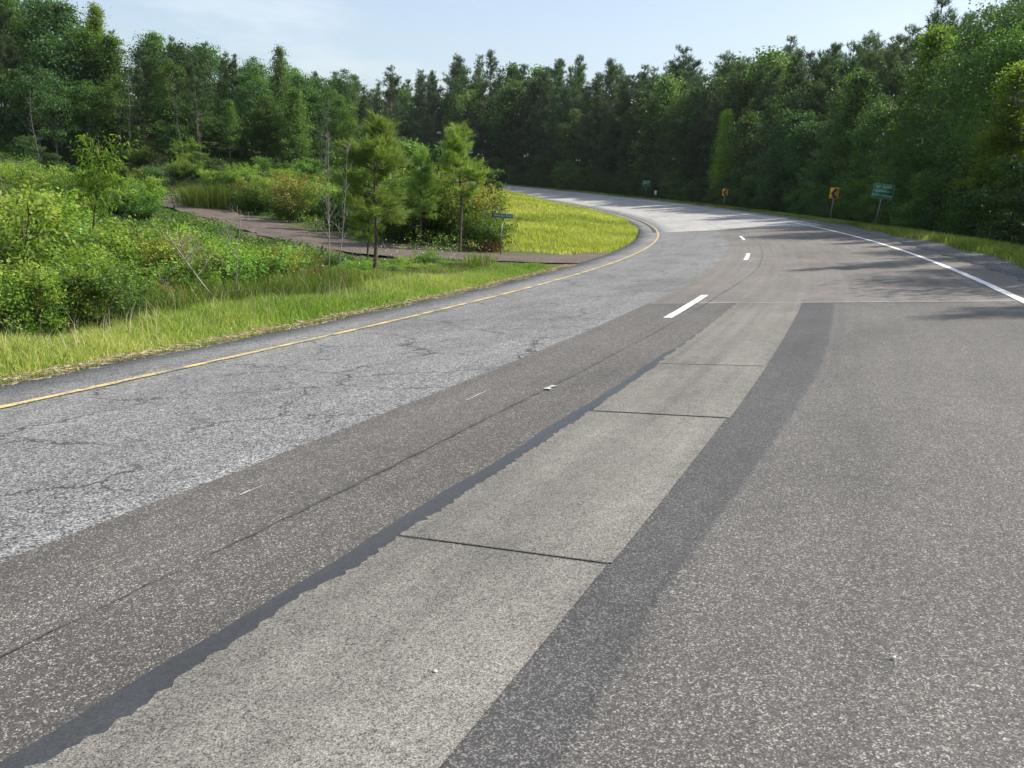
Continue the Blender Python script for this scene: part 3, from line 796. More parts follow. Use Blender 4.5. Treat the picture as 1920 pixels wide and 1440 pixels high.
# low leafy growth at the foot of the woods
s = 6.0; LOW = []
while s < 165:
    k = rng.uniform(.5, .95) * (1 + .25 * sst(60, 140, s))
    x, y, _ = road(s, 10.75 + 1.65 * k + abs(rng.normal(0, .3))); z = tz(x, y)
    px = project(x, y, 2)[0]
    if px < 2050:
        z_ = [n for lim, n in ((18, 'at the right edge of the picture'), (31, 'right of the leaning green board'), (42, 'between the leaning board and nearer chevron'), (64, 'between the two chevrons'),
              (84, 'between the farther chevron and distant board'), (999, 'along the far bend')) if s < lim][0]
        LOW.append((plant('understory_bush', UNDER[rng.integers(0, 2)], (x, y, z - .1), rng.uniform(0, 6.28), (k, k, k * rng.uniform(.8, 1.15)),
              'low dark bush fronting the woods ' + z_, 'bush', 'bushes fronting the roadside woods ' + z_, ('stem', 'foliage')), px))
    s += rng.uniform(1.5, 2.7)
for u0 in (15.0, 18.0, 22.0):
    s = 55.0
    while s < 165:
        x, y, _ = road(s, u0 + rng.normal(0, .4)); k = rng.uniform(.7, 1.15)
        if -60 < project(x, y, 2)[0] < 2050:
            plant('understory_bush', UNDER[rng.integers(0, 2)], (x, y, tz(x, y) - .1), rng.uniform(0, 6.28), (k, k, k), 'shaded bush inside the woods of the far bend', 'bush', 'shaded bushes inside the woods of the far bend', ('stem', 'foliage'))
        s += rng.uniform(2.2, 3.4)
order_labels(LOW)
# distinct trees
def pick_tree(px, depth, top, proto, Hp, label, cat, name, w=1.0, u=None):
    if u is None:
        x, y = at(px, depth)
        for _ in range(6):
            z = tz(x, y); x += (px - project(x, y, z + 4)[0]) / FPX * depth
    else:       # stands u metres out from the yellow line
        ss_ = np.arange(5, 150, .25); Pq = road(ss_, u); q_ = project(Pq[:, 0], Pq[:, 1], Pq[:, 2] + 4)[0]
        x, y = Pq[int(np.argmin(abs(q_ - px)))][:2]
    z = tz(x, y); H = top_height(x, y, top) - z; k = H / Hp
    return plant(name, proto, (x, y, z - .1), rng.uniform(0, 6.28), (k * w, k * w, k), label, cat)
pick_tree(1730, 34, 62, BRIGHT, 11, 'bright yellow-green tree standing out above the dark pines at right', 'tree', 'broadleaf_tree', .95, 13.6)
pick_tree(1357, 62, 212, BRIGHT, 11, 'small bright green sapling tree behind the farther chevron sign', 'tree', 'broadleaf_tree', .75, 12.9)
pick_tree(1900, 27, 130, BRIGHT, 11, 'fresh green tree filling the right edge of the picture', 'tree', 'broadleaf_tree', 1.1, 12.4)
pick_tree(732, 118, 128, PINE[2], 12, 'tall lone pine rising at the dip in the skyline', 'pine', 'pine_tree', 1.1)

# ------------------------------------------------------------------ woods on the left hill
HILL = []; RW = ('front-row', 'second-row', 'third-row', 'back-row')
for row, (dep, step, (fa, fb)) in enumerate(((63, 2.0, (.55, .85)), (68, 2.4, (.75, .97)), (75, 2.8, (.9, 1.02)), (84, 3.4, (.95, 1.05)))):
    x = -62.0
    while x < (-6 - row * 1.5):
        y = dep + rng.normal(0, 1.1) + .1 * x
        px = project(x, y, 6)[0]
        if -120 < px < 720:
            if rng.random() < (.42 if px > 250 else .18):
                t_ = forest_tree(x, y, rng.uniform(fa, fb), PINE[rng.integers(1, 3)], RW[row] + ' slim dark pine of the left hillside woods', 'pine', RW[row] + ' pines of the left hillside woods', 12, .9)
            else:
                t_ = forest_tree(x, y, rng.uniform(fa, fb), LEAFY[rng.integers(0, 6) if row else (1, 3, 4, 5, 4, 5)[rng.integers(0, 6)]], RW[row] + ' leafy tree of the left hillside woods', 'tree', RW[row] + ' leafy trees of the left hillside woods', 11, 1.05)
            HILL.append((t_, px))
        x += step * rng.uniform(.7, 1.3)
order_labels(HILL)
pick_tree(185, 66, 14, BRIGHT, 11, 'tall narrow light green tree poking above the left woods', 'tree', 'broadleaf_tree', .75)
pick_tree(525, 70, 95, LEAFY[3], 11, 'thin-crowned pale tree above the dip of the left woods', 'tree', 'broadleaf_tree', .6)
pick_tree(445, 66, 100, PINE[1], 12, 'spiky pine top rising from the left woods', 'pine', 'pine_tree', .7)
LEFT = []
for yb in (64, 70.5, 78):
    x = -56.0
    while x < -4:
        y = yb + rng.normal(0, 1.0) + .1 * x; k = rng.uniform(.45, .95); px = project(x, y, 3)[0]
        if -100 < px < 760:
            plant('understory_bush', UNDER[rng.integers(0, 2)], (x, y, tz(x, y) - .1), rng.uniform(0, 6.28), (k * 1.2, k * 1.2, k), 'shaded bush inside the left hillside woods', 'bush', 'shaded bushes inside the left hillside woods', ('stem', 'foliage'))
        x += rng.uniform(1.6, 3.0)
x = -46.0
while x < -3:
    y = 58.5 + rng.normal(0, 2.2) + .1 * x; z = tz(x, y); k = rng.uniform(.25, .52)
    plant('understory_bush', UNDER[rng.integers(0, 2)], (x, y, z - .1), rng.uniform(0, 6.28), (k * 1.1, k * 1.1, k), 'dark bush along the foot of the left hillside woods', 'bush', 'bushes at the foot of the left hillside woods', ('stem', 'foliage'))
    x += rng.uniform(.9, 2.0)

# pale trunks standing in front of the left woods
BARE = [bare_proto('baretrunk%d' % i, 5.0, b, .22, 10, l, .006) for i, (b, l) in enumerate((('greybark', .02), ('greybark', -.1), ('greybark', .06)))]
for px, dep, top, k, lab in ((250, 58, 130, 0, 'bare pale trunk at the edge of the left woods under the tallest trees'), (350, 57, 165, 1, 'leaning pale trunk at the edge of the left woods'),
                             (378, 57, 160, 0, 'straight pale trunk at the edge of the left woods'), (88, 50, 150, 1, 'pale snag with crooked top at far left before the woods'), (598, 45, 170, 2, 'bare branching pale tree standing before the woods, above the shrubs')):
    x, y = at(px, dep); z = tz(x, y); H = top_height(x, y, top) - z; q = H / 5.0
    plant('dead_tree', BARE[k], (x, y, z - .1), rng.uniform(0, 6.28) if k == 0 else 0.0, (q * .8, q * .8, q), lab, 'dead tree', parts=('trunk', 'branches'))

# ------------------------------------------------------------------ young pines by the side road
YP = [pine_proto('youngpine%d' % i, 3.6, w, st, M['youngpine'], i, (.17, .011), 16, 1.15, .0115, .044, op, .3, (3, 6)) for i, (w, st, op) in enumerate(((.85, .36, .02), (.66, .3, .1), (.80, .46, .12)))]
def base_plant(name, proto, px, dep, top, Hp, label, cat, parts, w=1.0, tilt=(0, 0), rz=0.0):
    x, y = at(px, dep)
    for _ in range(6):
        z = tz(x, y); x += (px - project(x, y, z + .5)[0]) / FPX * dep
    z = tz(x, y); H = top_height(x, y, top) - z; k = H / Hp
    return plant(name, proto, (x, y, z - .05), rz, (k * w, k * w, k), label, cat, None, parts, tilt)
base_plant('young_pine', YP[0], 702, 18.6, 218, 3.6, 'largest young pine, standing in the ditch before the side road', 'pine', ('trunk', 'crown'), 1.25, rz=.4)
base_plant('young_pine', YP[1], 690, 19.4, 300, 3.6, 'slim young pine tucked beside the largest one', 'pine', ('trunk', 'crown'), .9, rz=2.0)
base_plant('young_pine', YP[1], 788, 27.5, 268, 3.6, 'middle young pine beyond the side road', 'pine', ('trunk', 'crown'), 1.15, rz=1.2)
base_plant('young_pine', YP[2], 866, 27.0, 236, 3.6, 'right leaning young pine beside the street name sign', 'pine', ('trunk', 'crown'), 1.15, (0, .07), 2.6)

# ------------------------------------------------------------------ shrubs
SHP = ('stem', 'foliage')
HB = (2.0, 1.7, 2.2, 1.6, 1.3)
def shrub(px, dep, top, kind, label, w=1.0, group=None, base=None):
    x, y = at(px, dep)
    for _ in range(4):
        z = tz(x, y); x += (px - project(x, y, z + .5)[0]) / FPX * dep
    z = tz(x, y); H = max(.5, top_height(x, y, top) - z); k = H / HB[kind] / 1.08
    k = min(k, 1.5)
    kw = (k * .55 + .45 * min(k, 1.2)) * w
    return plant('shrub', BUSH[kind], (x, y, z - .05), rng.uniform(0, 6.28), (kw, kw, k), label, 'shrub', group, SHP)
for a in ((15, 10.8, 335, 1, 'yellow-green shrub at the left edge of the picture, above the grass verge'),
          (60, 9.6, 480, 0, 'broad low shrub with yellow tips at lower left behind the verge'),
          (150, 11.5, 430, 2, 'leafy shrub with long drooping leaves left of the bare bent sapling'),
          (190, 11.0, 520, 2, 'drooping-leaved shrub close behind the grass verge at left'),
          (240, 13.5, 425, 0, 'dense green shrub in front of where the side road disappears'),
          (300, 12.0, 520, 3, 'bronze-tipped shrub behind the verge left of the bare bent sapling'),
          (35, 8.6, 470, 1, 'big bright shrub nearest the verge at the left edge'),
          (125, 9.2, 455, 0, 'dense bright green shrub nearest the verge, left of the drooping shrub'),
          (215, 10.2, 470, 2, 'long-leaved shrub standing out at the back of the verge'),
          (265, 10.6, 540, 0, 'low round green shrub at the back of the verge below the side road'),
          (385, 12.3, 500, 0, 'leafy green shrub directly left of the bent bare sapling'),
          (335, 12.8, 452, 2, 'drooping-leaved shrub in front of the upper end of the side road'),
          (450, 14.6, 448, 2, 'tall drooping-leaved shrub right of the bent bare sapling'),
          (522, 15.6, 462, 0, 'round green shrub between the bent sapling and the slender saplings'),
          (592, 17.0, 478, 3, 'bronze-tipped low shrub at the foot of the slender saplings'),
          (662, 18.0, 474, 0, 'green shrub between the slender saplings and the largest young pine'),
          (745, 19.6, 476, 2, 'small drooping shrub right of the largest young pine'),
          (90, 16.0, 325, 0, 'tall green shrub on the slope at far left'),
          (330, 14.0, 560, 4, 'low dark shrub at the foot of the bare bent sapling'),
          (480, 16.0, 440, 0, 'bright green shrub in the ditch left of the pale saplings'),
          (560, 17.0, 470, 4, 'low green shrub around the pale sapling stems'),
          (800, 20.5, 462, 4, 'small bright green bush on the near edge of the side road'),
          (545, 37.0, 325, 3, 'bronze-topped rounded shrub behind the side road'),
          (480, 43.0, 322, 1, 'yellow-green shrub beside the bend of the side road'),
          (270, 55.0, 308, 1, 'round golden shrub by the pile of dead branches'),
          (640, 34.0, 335, 0, 'tall green shrub behind the pale saplings'),
          (740, 30.0, 285, 0, 'upright green shrub between the largest and middle young pines'),
          (820, 29.0, 290, 1, 'yellow-leaved shrub between the middle and leaning young pines'),
          (905, 29.5, 345, 3, 'grey-green twiggy shrub right of the leaning young pine'),
          (920, 28.0, 395, 4, 'low scrub behind the street name sign')):
    shrub(*a)
ST = leafy_proto('smalltree', 3.2, .7, .1, 'leafmid', 48, 95, (.12, .075), clump_r=.085, shape='col', trunk_r=.01)
for px, dep, top, rz, lab in ((752, 31.5, 268, .3, 'bushy small tree just right of the largest young pine'), (826, 31.0, 276, 1.9, 'bushy small tree left of the leaning young pine'),
                              (905, 31.5, 318, 3.1, 'bushy small tree at the right end of the young pines'), (655, 33.0, 290, 4.4, 'bushy small tree left of the largest young pine')):
    x, y = at(px, dep); z = tz(x, y); k = (top_height(x, y, top) - z) / 3.2
    plant('small_tree', ST, (x, y, z - .05), rz, (k, k, k), lab, 'tree')
# the sapling with a drooping top
SAP = leafy_proto('sapling', 2.6, .34, .62, 'leafbright', 26, 55, (.11, .027), .08, 'stem', 1.0, .007, .6, 'col', 6)
base_plant('sapling', SAP, 165, 14.0, 252, 2.6, 'thin sapling with a drooping yellow-green leafy top rising above the shrubs', 'sapling', ('trunk', 'crown'), .95, (0, .12))

def on_left(x, y, dmin=3.4):
    s, u = to_su(np.array([x]), np.array([y])); sd = side_dist([x], [y])[0]
    return u[0] < U_L - dmin and sd > 2.7
SHX = [-100, 0, 60, 130, 200, 260, 300, 350, 420, 480, 560, 650, 720, 800, 960]
SHY = [320, 322, 335, 370, 400, 405, 410, 420, 428, 440, 458, 472, 480, 490, 500]
BEND = ((130, 'at the left edge'), (290, 'below the drooping sapling'), (480, 'around the bent bare sapling'), (660, 'around the slender pale saplings'), (760, 'around the largest young pine'), (9999, 'around the leaning young pine'))
SCAT = []
def scatter(n, xa, xb, ya, yb, hh, kinds, label, group, w=1.0, cond=None, dmin=3.4):
    c = 0; tries = 0
    while c < n and tries < n * 40:
        tries += 1
        y = rng.uniform(ya, yb); x = rng.uniform(xa, xb) * y
        if not on_left(x, y, dmin) or (cond and not cond(x, y)): continue
        k = kinds[rng.integers(0, len(kinds))]; H = rng.uniform(*hh); z = tz(x, y); px = project(x, y, z + .7)[0]
        cap = top_height(x, y, rng.uniform(0, 34) + (np.interp(px, SHX, SHY) if near_side(x, y) and y < 24 else 268 if y < 45 else 250)) - z
        if cap < .35: continue
        H = min(H, cap); q = H / HB[k] / 1.05
        zn = [b for a, b in BEND if px < a][0]; qw = max(q, .55) * w
        SCAT.append((plant('shrub', BUSH[k], (x, y, z - .05), rng.uniform(0, 6.28), (qw * rng.uniform(.9, 1.25), qw * rng.uniform(.9, 1.25), q), label + ' ' + zn, 'shrub', group + ' ' + zn, SHP), px))
        c += 1
near_side = lambda x, y: y < np.interp(x, SIDE_P[::-1, 0], SIDE_P[::-1, 1]) - 1.0
far_side = lambda x, y: y > np.interp(x, SIDE_P[::-1, 0], SIDE_P[::-1, 1]) + 2.0
scatter(60, -.68, -.30, 8.5, 17, (.7, 1.8), (0, 1, 2, 4, 0, 2), 'thicket shrub between verge and side road', 'thicket shrubs between verge and side road', cond=near_side)
scatter(34, -.40, -.16, 13, 23, (.5, 1.1), (0, 4, 4, 2), 'low ditch shrub', 'low ditch shrubs', cond=near_side, dmin=2.7)
def verge_scrub(n):
    c = 0
    while c < n:
        s0 = rng.uniform(-4.5, 10.5); u0 = U_L - rng.uniform(2.3, 4.6); P = road(s0, u0); x, y = float(P[0]), float(P[1])
        if side_dist([x], [y])[0] < 2.9: continue
        k = (0, 4, 2, 0, 1, 3)[rng.integers(0, 6)]; z = tz(x, y); px = project(x, y, z + .5)[0]
        if px < -60: continue
        cap = top_height(x, y, np.interp(px, SHX, SHY) + rng.uniform(10, 80)) - z
        H = min(rng.uniform(.45, 1.15), max(cap, .3)); q = H / HB[k] / 1.05; qw = max(q, .5) * rng.uniform(.9, 1.2)
        zn = [b for a, b in BEND if px < a][0]
        SCAT.append((plant('shrub', BUSH[k], (x, y, z - .05), rng.uniform(0, 6.28), (qw, qw, q), 'low shrub closing on the verge ' + zn, 'shrub', 'low shrubs closing on the verge ' + zn, SHP), px)); c += 1
verge_scrub(52)
scatter(48, -.45, -.15, 11.5, 20, (.8, 1.7), (0, 2, 4, 3, 0, 2), 'bushy ditch shrub', 'bushy ditch shrubs', cond=near_side, dmin=3.0)
scatter(36, -.68, -.44, 17, 42, (1.0, 1.9), (0, 1, 2, 4, 0), 'brushy slope shrub', 'brushy slope shrubs', cond=near_side)
scatter(54, -.42, -.06, 28, 48, (.9, 2.0), (0, 1, 3, 4, 0, 4), 'thicket shrub beyond the side road', 'thicket shrubs beyond the side road', cond=lambda x, y: far_side(x, y) and x < -1.2)
scatter(50, -.68, -.10, 46, 60, (.8, 1.7), (0, 4, 0, 1), 'shrub below the left woods', 'shrubs below the left woods', cond=far_side)

order_labels(SCAT)
# bare saplings
base_plant('bare_sapling', bare_proto('benttree', 2.2, 'palebark', .5, 12, -.45, .012, 4), 432, 11.7, 400, 2.2, 'bent bare sapling with grey forked trunk behind the verge', 'sapling', ('trunk', 'branches'), 1.3, (0, 0), .15)
base_plant('bare_sapling', bare_proto('wand0', 3.4, 'palebark', .2, 14, .02, .0055, 4), 617, 17.0, 235, 3.4, 'left of two slender pale saplings in the ditch', 'sapling', ('trunk', 'branches'), .9)
base_plant('bare_sapling', bare_proto('wand1', 3.2, 'palebark', .22, 16, .05, .0055, 4), 632, 17.4, 255, 3.2, 'right of two slender pale saplings in the ditch', 'sapling', ('trunk', 'branches'), .9)
base_plant('bare_sapling', bare_proto('twig0', 1.6, 'palebark', .4, 12, .1, .006, 4), 440, 12.6, 372, 1.6, 'twiggy bare sapling behind the bent one', 'sapling', ('trunk', 'branches'), 1.2)
base_plant('dead_sapling', bare_proto('snag', 1.5, 'darkbark', .1, 3, -.55, .014, 1)[:1], 40, 11.0, 280, 1.5, 'dark dead stem leaning left at the far left edge', 'dead sapling', ('trunk',), 1.0)
TW = [bare_proto('twigs%d' % i, 1.5, b, .45, 9, rng.normal(0, .2), .006, 4) for i, b in enumerate(('palebark', 'darkbark', 'greybark'))]
for px, dep, top, k, lab in ((130, 9.8, 470, 1, 'dark bare twigs poking from the low shrubs at left'), (290, 11.5, 455, 0, 'thin bare twigs left of the bent sapling'), (345, 13, 470, 2, 'grey bare twigs just left of the bent sapling'),
                             (505, 15.5, 430, 1, 'dark bare twigs in the ditch right of the bent sapling'), (548, 16, 440, 0, 'pale bare twigs left of the slender saplings'), (670, 18, 420, 2, 'grey bare twigs beside the largest young pine'),
                             (740, 19.5, 430, 0, 'pale bare twigs between the largest and middle young pines'), (918, 28, 380, 2, 'grey bare twigs behind the street name sign'), (60, 13, 300, 2, 'grey bare twigs above the shrubs at the left edge')):
    base_plant('bare_sapling', TW[k], px, dep, top, 1.5, lab, 'sapling', ('trunk', 'branches'), .9, (0, 0), rng.uniform(0, 6.28))
# pile of dead branches
def brush_pile():
    x, y = at(318, 46); z = tz(x, y)
    r = tag(empty('branch_pile', (x, y, z)), 'pile of grey dead branches on the slope below the left woods', 'branch pile')
    for k in range(22):
        gq = Geo(); a = rng.normal(.1, .35); L_ = rng.uniform(1.2, 3.4)
        P, rr = limb((rng.uniform(-2.6, 1.4), rng.uniform(-.6, .6), .15 + rng.uniform(0, .5)), (math.cos(a), math.sin(a) * .5, rng.normal(0, .16)), L_, rng.uniform(.018, .04), .4, 4, .1)
        gq.tube(P, rr, 5)
        ob('branch', gq.mesh('branch', M['palebark'], True), r)
brush_pile()

# ------------------------------------------------------------------ grass and weeds
def scatter_pts(n, sa, sb, ua, ub):
    """random points in a band along the road"""
    s = rng.uniform(sa, sb, n); t = rng.random(n)
    a = ua(s) if callable(ua) else ua; b = ub(s) if callable(ub) else ub
    u = a + (b - a) * t
    P = road(s, u); return P[:, 0], P[:, 1], s, u

def grass(name, x, y, h, w, mat, label, bend=(.15, .7), keep=None):
    z = terrain(x, y); n = len(x)
    a = rng.uniform(0, 2 * np.pi, n); d = np.stack([np.cos(a), np.sin(a), 0 * a], 1)
    q = Geo(); patch = .5 + .16 * wob(x * 1.3, y * 1.3) + .1 * wob(x * .4 + 5, y * .4)
    q.blades(np.column_stack([x, y, z - .01]), d, h, w, rng.uniform(*bend, n), np.clip(patch + rng.normal(0, .2, n), 0, 1))
    return tag(ob(name, q.mesh(name, M[mat])), label, 'grass', kind='stuff')

# verge along the near left edge
x1, y1, s1, u1 = scatter_pts(190000, -9, 14.2, lambda s: U_L - .10 + .12 * np.sin(s * 2.1) * np.sin(s * .9), lambda s: U_L - 2.15 - .35 * np.sin(s * .9) - .2 * np.sin(s * 2.3) + .5 * sst(5, 12, s))
edge = U_L - u1
hh = (.05 + .15 * sst(.05, .9, edge) + .14 * sst(1.5, 2.8, edge)) * rng.uniform(.4, 1.5, len(x1)) * (1 + .35 * wob(x1 * 2.6, y1 * 2.6)) * (1 - .55 * sst(3, 9, s1))
k = (side_dist(x1, y1) > 2.2) & (rng.random(len(x1)) < .35 + .65 * sst(.0, .5, edge))
grass('verge_grass', x1[k], y1[k], np.clip(hh[k], .03, .5), .006 + .006 * rng.random(k.sum()), 'grass', 'bright green grass verge along the near left edge of the road')
# seed stalks standing above the verge
xk, yk, sk_, uk = scatter_pts(2600, -9, 13, lambda s: U_L - .5 + 0 * s, lambda s: U_L - 3.4 + 0 * s)
k = side_dist(xk, yk) > 2.2
grass('seed_stalks', xk[k], yk[k], rng.uniform(.28, .62, k.sum()) * (1 - .4 * sst(3, 9, sk_[k])), .0035, 'straw', 'thin straw-coloured seed stalks standing above the grass verge', (.1, .5))
# weeds and tall grass between verge and thicket
x2, y2, s2, u2 = scatter_pts(60000, -9, 11, lambda s: U_L - 1.6 + 0 * s, lambda s: U_L - 4.8 + 0 * s)
k = side_dist(x2, y2) > 2.4
grass('tall_grass', x2[k], y2[k], rng.uniform(.2, .62, k.sum()) * (1 - .7 * sst(3, 9, s2[k])), .012, 'weed', 'taller dark weedy grass between the verge and the thicket', (.1, .5))
# grass island between the side road and the bend
n = 300000
x3 = rng.uniform(-4, 9.5, n); y3 = rng.uniform(25, 108, n) ; y3 = 25 + (y3 - 25) ** 1.0
s3, u3 = to_su(x3, y3)
k = (u3 < U_L - .05) & (side_dist(x3, y3) > 1.95 + .2 * np.sin(x3 * 3)) & (s3 > 18) & (x3 > -1.6 - .02 * (y3 - 25)) & (rng.random(n) < np.clip(40 / y3, .2, 1) ** 1.2)
grass('island_grass', x3[k], y3[k], rng.uniform(.08, .28, k.sum()) * (1 + .25 * wob(x3[k], y3[k])), .010 + .0004 * y3[k], 'field', 'sunlit yellow-green grass island inside the bend of the road')
# strip along the outer edge
x4, y4, s4, u4 = scatter_pts(170000, 4, 120, lambda s: U_R - .15 + .25 * np.sin(s * .6) * np.sin(s * .23) + .25 * sst(20, 40, s), lambda s: U_R + 2.6 + 0 * s)
k = rng.random(len(x4)) < np.clip(35 / (y4 + 5), .3, 1)
grass('outer_grass_strip', x4[k], y4[k], rng.uniform(.08, .30, k.sum()) * (1 + .3 * sst(45, 20, s4[k])), .012 + .0003 * y4[k], 'grass', 'green grass strip between the outer shoulder and the woods')
# leafy weeds over the ground of the thickets
n = 260000
y5 = 7 + 56 * rng.random(n) ** 1.5; x5 = rng.uniform(-.72, .02, n) * y5
s5, u5 = to_su(x5, y5)
k = (u5 < U_L - 2.6) & (side_dist(x5, y5) > 2.0) & ~((x5 > -1.8) & (y5 > 24)) & (x5 < 1)
x5, y5 = x5[k], y5[k]; n = len(x5)
q = Geo(); hz = rng.random(n) ** 1.3 * (.30 + .2 * wob(x5 * .8, y5 * .8)) + .02
c = np.column_stack([x5, y5, terrain(x5, y5) + np.clip(hz, .02, 1) * (1 - .75 * sst(-6, -3, x5) * sst(26, 22, y5))])
q.leaves(c, rand_dirs(n) + np.array([0, 0, .2]), unit(rand_dirs(n) + np.array([0, 0, 1.2])), (.045 + .0018 * y5) * rng.uniform(.7, 1.4, n), (.022 + .0009 * y5) * rng.uniform(.7, 1.3, n), np.clip(.35 + .5 * hz + rng.normal(0, .2, n), 0, 1))
tag(ob('ground_weeds', q.mesh('ground_weeds', M['weed'])), 'tangle of leafy weeds covering the ground among the shrubs', 'weeds', kind='stuff')
# tufts
def tuft(px, dep, H, spread, nb, mat, label, name='grass_tuft'):
    x, y = at(px, dep); z = tz(x, y); q = Geo()
    c = np.column_stack([np.clip(rng.normal(0, spread, nb), -2 * spread, 2 * spread), np.clip(rng.normal(0, spread, nb), -2 * spread, 2 * spread), np.full(nb, -.03)])
    d = unit(np.column_stack([c[:, 0], c[:, 1], 0 * c[:, 0]]) + rng.normal(0, .3, (nb, 3)) * np.array([1, 1, 0]))
    q.blades(c, d, H * rng.uniform(.5, 1.1, nb), .008 + .0004 * dep, rng.uniform(.05, .55, nb), np.clip(rng.normal(.5, .25, nb), 0, 1))
    o = ob(name, q.mesh(name, M[mat])); o.location = (x, y, z)
    return tag(o, label, 'grass tuft')
tuft(412, 45, 1.7, .9, 2600, 'weed', 'big tuft of tall dark grass on the far bank of the side road')
tuft(372, 47.5, 1.3, .6, 1500, 'weed', 'smaller tuft of tall grass left of the big tuft by the side road')
tuft(585, 15.0, .62, .16, 420, 'drygrass', 'reddish dry grass clump in the ditch beside the pale saplings')
tuft(195, 10.4, .5, .2, 260, 'drygrass', 'reddish dry grass clump under the drooping shrub behind the verge')
tuft(912, 27.6, .5, .16, 150, 'drygrass', 'brown dry weeds at the foot of the street name sign')
tuft(893, 22.3, .4, .2, 400, 'grass', 'lush green grass clump at the near edge of the side road')
# flowers
q = Geo(); n = 420
xf, yf, sf, uf = scatter_pts(n, -2, 14, lambda s: U_L - 2.2 + 0 * s, lambda s: U_L - 4.6 + 0 * s)
c = np.column_stack([xf, yf, terrain(xf, yf) + rng.uniform(.25, .6, n)])
q.leaves(c, rand_dirs(n), unit(rand_dirs(n) + np.array([0, 0, 2])), .035, .035, rng.random(n))
tag(ob('wildflowers', q.mesh('wildflowers', M['flower'])), 'tiny white wildflowers scattered along the back of the verge', 'flowers', kind='stuff')
# straw and litter along the pavement edge
x6, y6, s6, u6 = scatter_pts(7000, -9, 14, lambda s: U_L + .05 + .05 * np.sin(s * 3), lambda s: U_L - .16 + 0 * s)
q = Geo(); n = len(x6); P6 = road(s6, np.clip(u6, U_L, 9))
c = np.column_stack([x6, y6, np.where(u6 > U_L, P6[:, 2] + .004, terrain(x6, y6) + .045 + .03 * rng.random(n))])
d = rand_dirs(n) * np.array([1, 1, .15]); q.needles(c, d, rng.uniform(.04, .12, n), .008, rng.random(n))
tag(ob('pine_straw', q.mesh('pine_straw', M['straw'])), 'tan pine straw gathered along the left pavement edge', 'straw', kind='stuff')

# ------------------------------------------------------------------ signs
def text_mesh(txt, size, mat, name='lettering', xs=1.0):
    cu = bpy.data.curves.new('lettering', 'FONT'); cu.body = txt; cu.size = size; cu.align_x = 'CENTER'; cu.align_y = 'CENTER'; cu.extrude = .0012
    o = bpy.data.objects.new('lettering', cu); COL.objects.link(o)
    bpy.context.view_layer.update()
    me = bpy.data.meshes.new_from_object(o.evaluated_get(bpy.context.evaluated_depsgraph_get()))
    bpy.data.objects.remove(o); bpy.data.curves.remove(cu)
    co = np.empty(len(me.vertices) * 3, np.float32); me.vertices.foreach_get('co', co); co = co.reshape(-1, 3)
    co = np.column_stack([co[:, 0] * xs, -co[:, 2], co[:, 1]]); me.vertices.foreach_set('co', co.astype(np.float32).ravel())
    me.materials.clear(); me.materials.append(M[mat]); me.update()
    return me

def rrect(w, h, r=.03, n=4):
    pts = []
    for cx, cz, a0 in ((w / 2 - r, h / 2 - r, 0), (-w / 2 + r, h / 2 - r, 90), (-w / 2 + r, -h / 2 + r, 180), (w / 2 - r, -h / 2 + r, 270)):
        for k in range(n + 1):
            a = math.radians(a0 + 90 * k / n); pts.append((cx + r * math.cos(a), cz + r * math.sin(a)))
    return pts

def sign_root(name, s, u, label, lean=0.0, loc=None, face=0.0):
    if loc is None:
        P = road(s, u); x, y = float(P[0]), float(P[1])
    else: x, y = loc
    r = empty(name, (x, y, tz(x, y) - .1)); r.rotation_euler = (0, lean, -math.atan2(x, y) * 1.0 + face)
    return tag(r, label, 'sign')

def u_post(h, r, w=.055):
    q = Geo(); q.box(-w / 2, w / 2, .012, .02, 0, h); q.box(-w / 2, -w / 2 + .008, .02, .05, 0, h); q.box(w / 2 - .008, w / 2, .02, .05, 0, h)
    return ob('post', q.mesh('post', M['steel']), r)

def panel(r, w, h, zc, mat, rad=.03):
    q = Geo(); q.prism([(x, z + zc) for x, z in rrect(w, h, rad)], 0, .006)
    p = ob('panel', q.mesh('panel', M[mat]), r)
    for dz in (-h * .3, h * .3):
        b = Geo(); b.prism([(.012 * math.cos(a), zc + dz + .012 * math.sin(a)) for a in np.linspace(0, 2 * math.pi, 8, endpoint=False)], -.006, .0)
        ob('bolt', b.mesh('bolt', M['steel']), p)
    return p

def border(p, w, h, zc, mat, inset=.014, t=.009):
    q = Geo()
    A, B = rrect(w - 2 * inset, h - 2 * inset, .03), rrect(w - 2 * inset - 2 * t, h - 2 * inset - 2 * t, .02); n = len(A)
    V = [(x, -.003, z + zc) for x, z in A] + [(x, -.003, z + zc) for x, z in B]
    q.add(V, Q=[(i, (i + 1) % n, n + (i + 1) % n, n + i) for i in range(n)])
    ob('border', q.mesh('border', M[mat]), p)

def chevron(s, u, base_px, label, post=1.40, lean=0.02, w=.50, h=.64):
    r = sign_root('chevron_sign', s, u, label, lean)
    zc = post + h / 2
    u_post(post + h * .8, r, .07)
    p = panel(r, w, h, zc, 'signyellow')
    q = Geo(); a, b = w * .40, h * .44; t = w * .40
    L1 = [(-a, zc), (-a + t * 1.02, zc), (a, zc + b), (a - t * .95, zc + b)]
    L2 = [(-a, zc), (a - t * .95, zc - b), (a, zc - b), (-a + t * 1.02, zc)]
    for poly in (L1, L2):
        q.add([(x, -.004, z) for x, z in poly], Q=[(0, 1, 2, 3)])
    ob('arrow', q.mesh('arrow', M['black']), p)
    return r
chevron(42.0, 10.25, None, 'nearer yellow chevron sign pointing left, beside the green sign', 1.42, .03)
chevron(64.0, 9.6, None, 'farther yellow chevron sign pointing left on the outer roadside', 1.12, .0, .48, .60)

